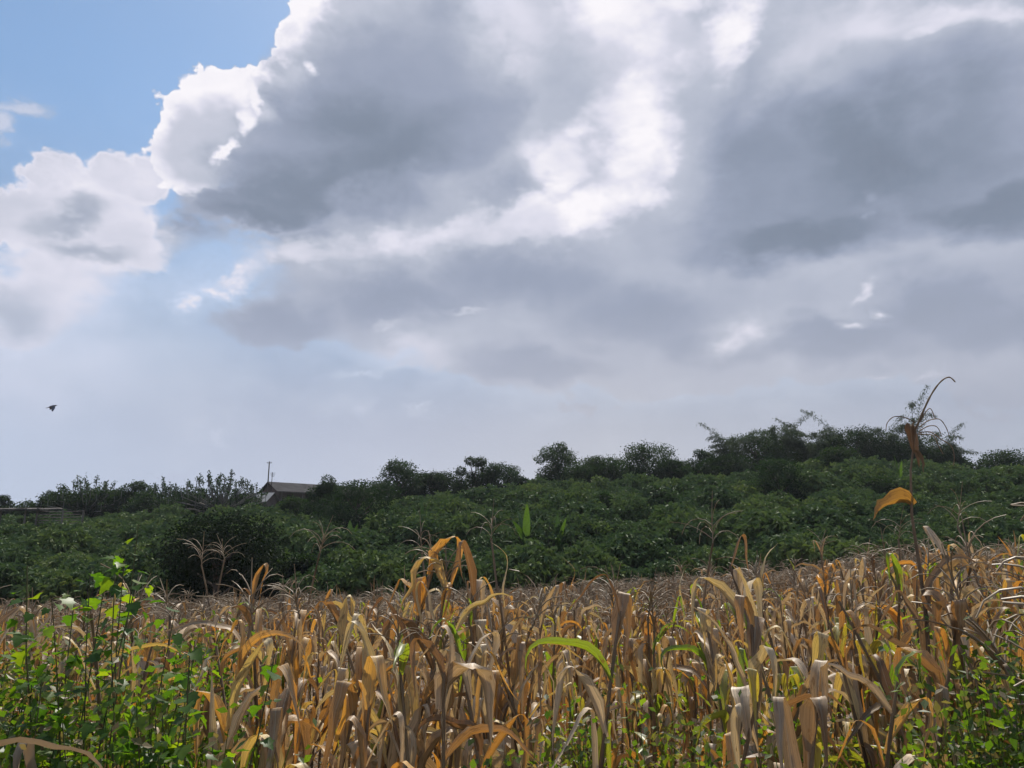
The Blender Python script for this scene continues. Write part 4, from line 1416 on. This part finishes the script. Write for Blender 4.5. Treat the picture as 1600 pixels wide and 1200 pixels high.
for root, x, y, H, ng, tas, ear, label in corn_records:
    if not label:
        q = px_of(x, y)[0]
        where = next(w for a, b, w in ABOVE if a <= q < b)
        row = next(w for a, b, w in ROWS if a <= y < b)
        trait = ('tasselled' if tas else 'bare topped') + (' half green' if ng >= 2 else ' one green leaf' if ng == 1 else ' all dry') + (' eared' if ear else '')
        size = 'short ' if H < 1.74 else 'tall ' if H > 1.98 else ''
        label = '%s%s maize plant in %s %s' % (size, trait, row, where)
        label = ' '.join(label.split()[:14])
        seen_labels[label] = seen_labels.get(label, 0) + 1
        if seen_labels[label] > 1:
            label += [' standing behind', ' farther back', ' farthest back'][min(2, seen_labels[label] - 2)]
    tag(root, label, 'maize plant', 'dry maize plants in the field')


# ------------------------------------------------------------------ weeds
def lobed_leaf():
    """broad leaf with shallow lobes, lying in xy, stalk at the origin"""
    mb = MB()
    outline = [(0, 0), (0.28, -0.06), (0.50, 0.10), (0.40, 0.30), (0.52, 0.52), (0.28, 0.58), (0.14, 0.84), (0, 1.0)]
    vs = []
    cupv = random.uniform(0.05, 0.25)
    for i, (u, v) in enumerate(outline):
        z = -0.18 * v * v
        vs += [(-u, v, z + cupv * u), (0, v, z), (u, v, z + cupv * u)]
    fs = []
    for i in range(len(outline) - 1):
        k = i * 3
        fs += [(k, k + 1, k + 4, k + 3), (k + 1, k + 2, k + 5, k + 4)]
    vs = np.array(vs) * 0.085
    uv = np.array([(0.5 + x_ / 0.17, y_ / 0.085) for x_, y_, _ in vs])
    mb.add(vs, fs, uv, random.random() * .4)
    return mb.mesh('weed_leaf_shape', M['weed_leaf'], smooth=True)


LOBED = [lobed_leaf() for _ in range(6)]


def broad_weed(px, D, H, label, nleaf=26, lmul=1.0, group='broad leaved weeds among the maize'):
    x, y = at(px, 1100, D).x, D
    root = empty('broadleaf_weed', (x, y, ground(x, y) - 0.02), random.uniform(0, 6.28))
    tag(root, label, 'weed', group)
    st = MB()
    anchors = []
    nb = random.randint(3, 5)
    for b in range(nb):
        a = b * 2.39996
        h = H * random.uniform(0.62, 1.0) if b else H
        o = random.uniform(0.08, 0.30)
        pp = [Vector((o * t ** 1.3 * math.cos(a) + 0.02 * math.sin(9 * t + b), o * t ** 1.3 * math.sin(a), h * t)) for t in [i / 7 for i in range(8)]]
        st.tube(pp, np.linspace(0.006, 0.0022, 8), 4)
        for q in range(nleaf // nb):
            t = random.uniform(0.25, 1.0) ** 0.6 * 7
            i = min(6, int(t))
            anchors.append(pp[i].lerp(pp[i + 1], t - i))
    st.build('stem', M['weed_stem'], root, smooth=True)
    for p_ in anchors:
        yw = random.uniform(0, 6.28)
        link('leaf', random.choice(LOBED), root, p_ + Vector((math.cos(yw), math.sin(yw), 0.2)) * random.uniform(0.01, 0.09),
             (random.uniform(-1.1, 0.5), random.uniform(-.5, .5), yw - math.pi / 2), random.uniform(0.55, 1.25) * lmul)
    return root


LW = [(20, 3.1, 1.25, 'low broad leaved weed at the left bottom corner'), (62, 3.4, 1.45, 'broad leaved weed right of the left bottom corner'),
      (105, 3.7, 1.72, 'broad leaved vine left of the tallest green vine'), (138, 3.5, 1.85, 'bright green vine climbing left of the tallest one'),
      (172, 3.6, 2.02, 'tallest green vine climbing the maize on the left'), (205, 3.4, 1.88, 'lush vine just right of the tallest green vine'),
      (232, 3.7, 1.80, 'green vine below the hooped maize leaf'), (265, 3.4, 1.50, 'leafy weed below the thin upright maize spike'),
      (300, 3.3, 1.52, 'bright broad leaved weed left of the round leaf patch'), (328, 3.2, 1.60, 'weed with the largest round bright leaves on the left'),
      (348, 3.4, 1.42, 'broad leaved weed at the right end of the left thicket'), (150, 3.0, 1.22, 'shaded weed beneath the tallest green vine'),
      (225, 3.0, 1.18, 'shaded low weed at the bottom of the left thicket'), (95, 3.0, 1.15, 'low weed in the bottom left thicket'), (380, 3.1, 1.15, 'low weed trailing right out of the left thicket'),
      (1500, 3.0, 1.18, 'bright weed at the bottom right by the dark gap'), (1540, 3.1, 1.30, 'leafy weed in the bottom right corner group'), (1575, 3.3, 1.55, 'tall weed near the right edge'),
      (1592, 3.0, 1.25, 'broad weed in the bottom right corner'), (1545, 3.8, 1.62, 'taller weed behind the bottom right corner group'), (1468, 3.2, 1.15, 'small weed left of the bottom right corner group'),
      (870, 3.6, 1.1, 'green weed low between the central maize stalks'), (1010, 3.7, 1.15, 'green weed below the glowing broken leaf')]
for px, D, H, lb in LW:
    if px < 400: D -= 0.35; H += 0.46
    else: H += 0.12
    broad_weed(px, D, H, lb, nleaf=104 if px < 400 else 50, lmul=0.64 if px < 400 else 0.52)


def tuft(n, hgt, leaf, wide, seed):
    mb = MB()
    for k in range(5):
        a = k * 2.4 + seed
        o = random.uniform(0.05, 0.25)
        h = hgt * random.uniform(0.6, 1.0)
        pp = [Vector((o * t * math.cos(a), o * t * math.sin(a), h * t)) for t in (0, .33, .66, 1)]
        mb.tube(pp, np.linspace(0.004, 0.0015, 4), 3, 0.3)
        m_ = n // 5
        tt = rng.uniform(0.15, 1.05, m_)
        base = np.outer(tt, np.array((o * math.cos(a), o * math.sin(a), h))) + rng.normal(0, 0.05, (m_, 3))
        leaf_quads(mb, base, rand_dirs(m_, 0.3), leaf, wide, rng.uniform(0, 0.5, m_), droop=0.15)
    return mb.mesh('undergrowth_kind', M['small_weed'])


TUFT = [tuft(150, 0.85, 0.045, 0.022, i) for i in range(6)]
pts, rz, sc = [], [], []
for _ in range(900):
    Y = random.uniform(2.5, 7.5)
    half = 0.72 * Y + 0.4
    X = random.uniform(-half, half)
    q = px_of(X, Y)[0]
    dens = 0.45 + 0.55 * (q < 420) + 0.5 * (840 < q < 1150) + 0.6 * (q > 1230)
    if random.random() > dens: continue
    s = random.uniform(0.6, 1.2) * (1.25 if (q > 1180 or 860 < q < 1130 or q < 380) else 0.9)
    if Y > 5: s *= 0.8
    pts.append((X, Y, ground(X, Y) - 0.02)); rz.append(random.uniform(0, 6.28)); sc.append(s)
tag(scatter('undergrowth', pts, rz, sc, TUFT, tilt=0.15), 'small leaved weeds filling the floor between the maize stalks', kind='stuff')

TALL = [tuft(420, 1.55, 0.042, 0.022, i) for i in range(6)]
pts, rz, sc = [], [], []
for _ in range(420):
    Y = random.uniform(2.7, 5.2)
    half = 0.72 * Y + 0.3
    X = random.uniform(-half, half)
    q = px_of(X, Y)[0]
    dens = 0.05 + 0.50 * (q < 340) + 0.30 * (860 < q < 1130) + 0.2 * (1220 < q < 1400) + 0.65 * (q > 1500)
    if random.random() > dens: continue
    top = CAM_H - (1070 - 858) / FPX * Y
    if q > 1480: top += 0.10 * Y
    if q < 330: top += 0.13 * Y
    s = min(1.20, max(0.6, (top - ground(X, Y)) / 1.55 * random.uniform(0.85, 1.05)))
    pts.append((X, Y, ground(X, Y) - 0.02)); rz.append(random.uniform(0, 6.28)); sc.append(s)
tag(scatter('tall_undergrowth', pts, rz, sc, TALL, tilt=0.1), 'tall small leaved weeds tangled in the front of the maize', kind='stuff')

# grassy green strip at the left field edge
TUFT2 = []
for i in range(4):
    mb = MB()
    m_ = 70
    leaf_quads(mb, rng.normal(0, 0.16, (m_, 3)) * np.array([1, 1, 0]), rand_dirs(m_, 1.2), 0.75, 0.06, rng.uniform(0, .5, m_), droop=0.35)
    TUFT2.append(mb.mesh('rank_grass_kind', M['shrub_leaf']))
pts, rz, sc = [], [], []
for _ in range(900):
    X = random.uniform(-40, 40); Y = Y_EDGE + random.uniform(-2.2, 1.5)
    if X > 0 and random.random() < 0.6: continue
    pts.append((X, Y, ground(X, Y))); rz.append(random.uniform(0, 6.28)); sc.append(random.uniform(.8, 1.8))
tag(scatter('rank_grass', pts, rz, sc, TUFT2), 'rank green grass along the foot of the hill', kind='stuff')

# fallen leaves
mb = MB()
m_ = 5000
yy_ = rng.uniform(2.2, 12, m_); xx_ = rng.uniform(-1, 1, m_) * (0.75 * yy_ + .5)
zz_ = np.array([ground(float(a), float(b)) for a, b in zip(xx_, yy_)]) + rng.uniform(0.01, 0.10, m_)
dd = rng.normal(0, 1, (m_, 3)); dd[:, 2] *= 0.25
leaf_quads(mb, np.stack([xx_, yy_, zz_], 1), dd, 0.32, 0.05, rng.uniform(0, 1, m_))
tag(mb.build('leaf_litter', M['dry_leaf']), 'fallen dry maize leaves on the soil', kind='stuff')


# ------------------------------------------------------------------ bird
BD = 26.0
bp = at(82, 635, BD)
bird = empty('bird', bp, 0); bird.scale = (0.8, 0.8, 0.8); tag(bird, 'small dark bird in flight low in the sky on the left', 'bird')
body = MB()
ln = 0.36
ringp, rr_ = [], []
for i in range(11):
    t = i / 10
    ringp.append((-ln * 0.5 + ln * t, 0.0, 0.10 * (t - .5)))
    rr_.append(0.052 * math.sin(math.pi * min(1, 0.05 + 0.93 * t)) ** 0.8 + (0.006 if t > .8 else 0.002))
rr_[8] = 0.034; rr_[9] = 0.030
body.tube(ringp, rr_, 8)
body.tube([(ln * .5, 0, .05), (ln * .5 + .05, 0, .05)], [0.010, 0.002], 5)
body.build('body', M['feather'], bird, smooth=True)
for s, pts_w in ((1, [(0.02, 0.0, 0.02), (0.08, -0.05, -0.07), (0.10, -0.12, -0.19), (0.12, -0.16, -0.26)]), (-1, [(-0.02, 0.02, 0.02), (-0.10, 0.12, -0.01), (-0.20, 0.22, -0.06), (-0.27, 0.26, -0.11)])):
    w = MB(); vs = []
    for i, q in enumerate(pts_w):
        c = [0.075, 0.085, 0.055, 0.01][i]
        vs += [(q[0] + c, q[1], q[2]), (q[0], q[1], q[2] + 0.012), (q[0] - c, q[1], q[2])]
    w.add(vs, [(k * 3 + j, k * 3 + j + 1, k * 3 + j + 4, k * 3 + j + 3) for k in range(3) for j in (0, 1)])
    wo_ = w.build('wing', M['feather'], bird, smooth=True)
    sd = wo_.modifiers.new('thick', 'SOLIDIFY'); sd.thickness = 0.006
w = MB(); w.add([(-ln * .45, -0.015, -0.045), (-ln * .45, 0.015, -0.045), (-ln * .45 - .12, 0.05, -0.07), (-ln * .45 - .12, -0.05, -0.07)], [(0, 1, 2, 3)])
tl = w.build('tail', M['feather'], bird); sd = tl.modifiers.new('thick', 'SOLIDIFY'); sd.thickness = 0.006


# ------------------------------------------------------------------ the air
hm = bpy.data.materials.new('air')
hm.use_nodes = True
hn = hm.node_tree; hn.nodes.clear()
pv = hn.nodes.new('ShaderNodeVolumePrincipled')
pv.inputs['Color'].default_value = (0.86, 0.90, 1.0, 1)
pv.inputs['Density'].default_value = 0.00017
pv.inputs['Anisotropy'].default_value = 0.3
ho = hn.nodes.new('ShaderNodeOutputMaterial')
hn.links.new(pv.outputs[0], ho.inputs['Volume'])
mb = MB(); mb.box((-1850, -950, -16), (1850, 2650, 38))
tag(mb.build('haze', hm), 'thin summer haze over field and hill', kind='stuff')
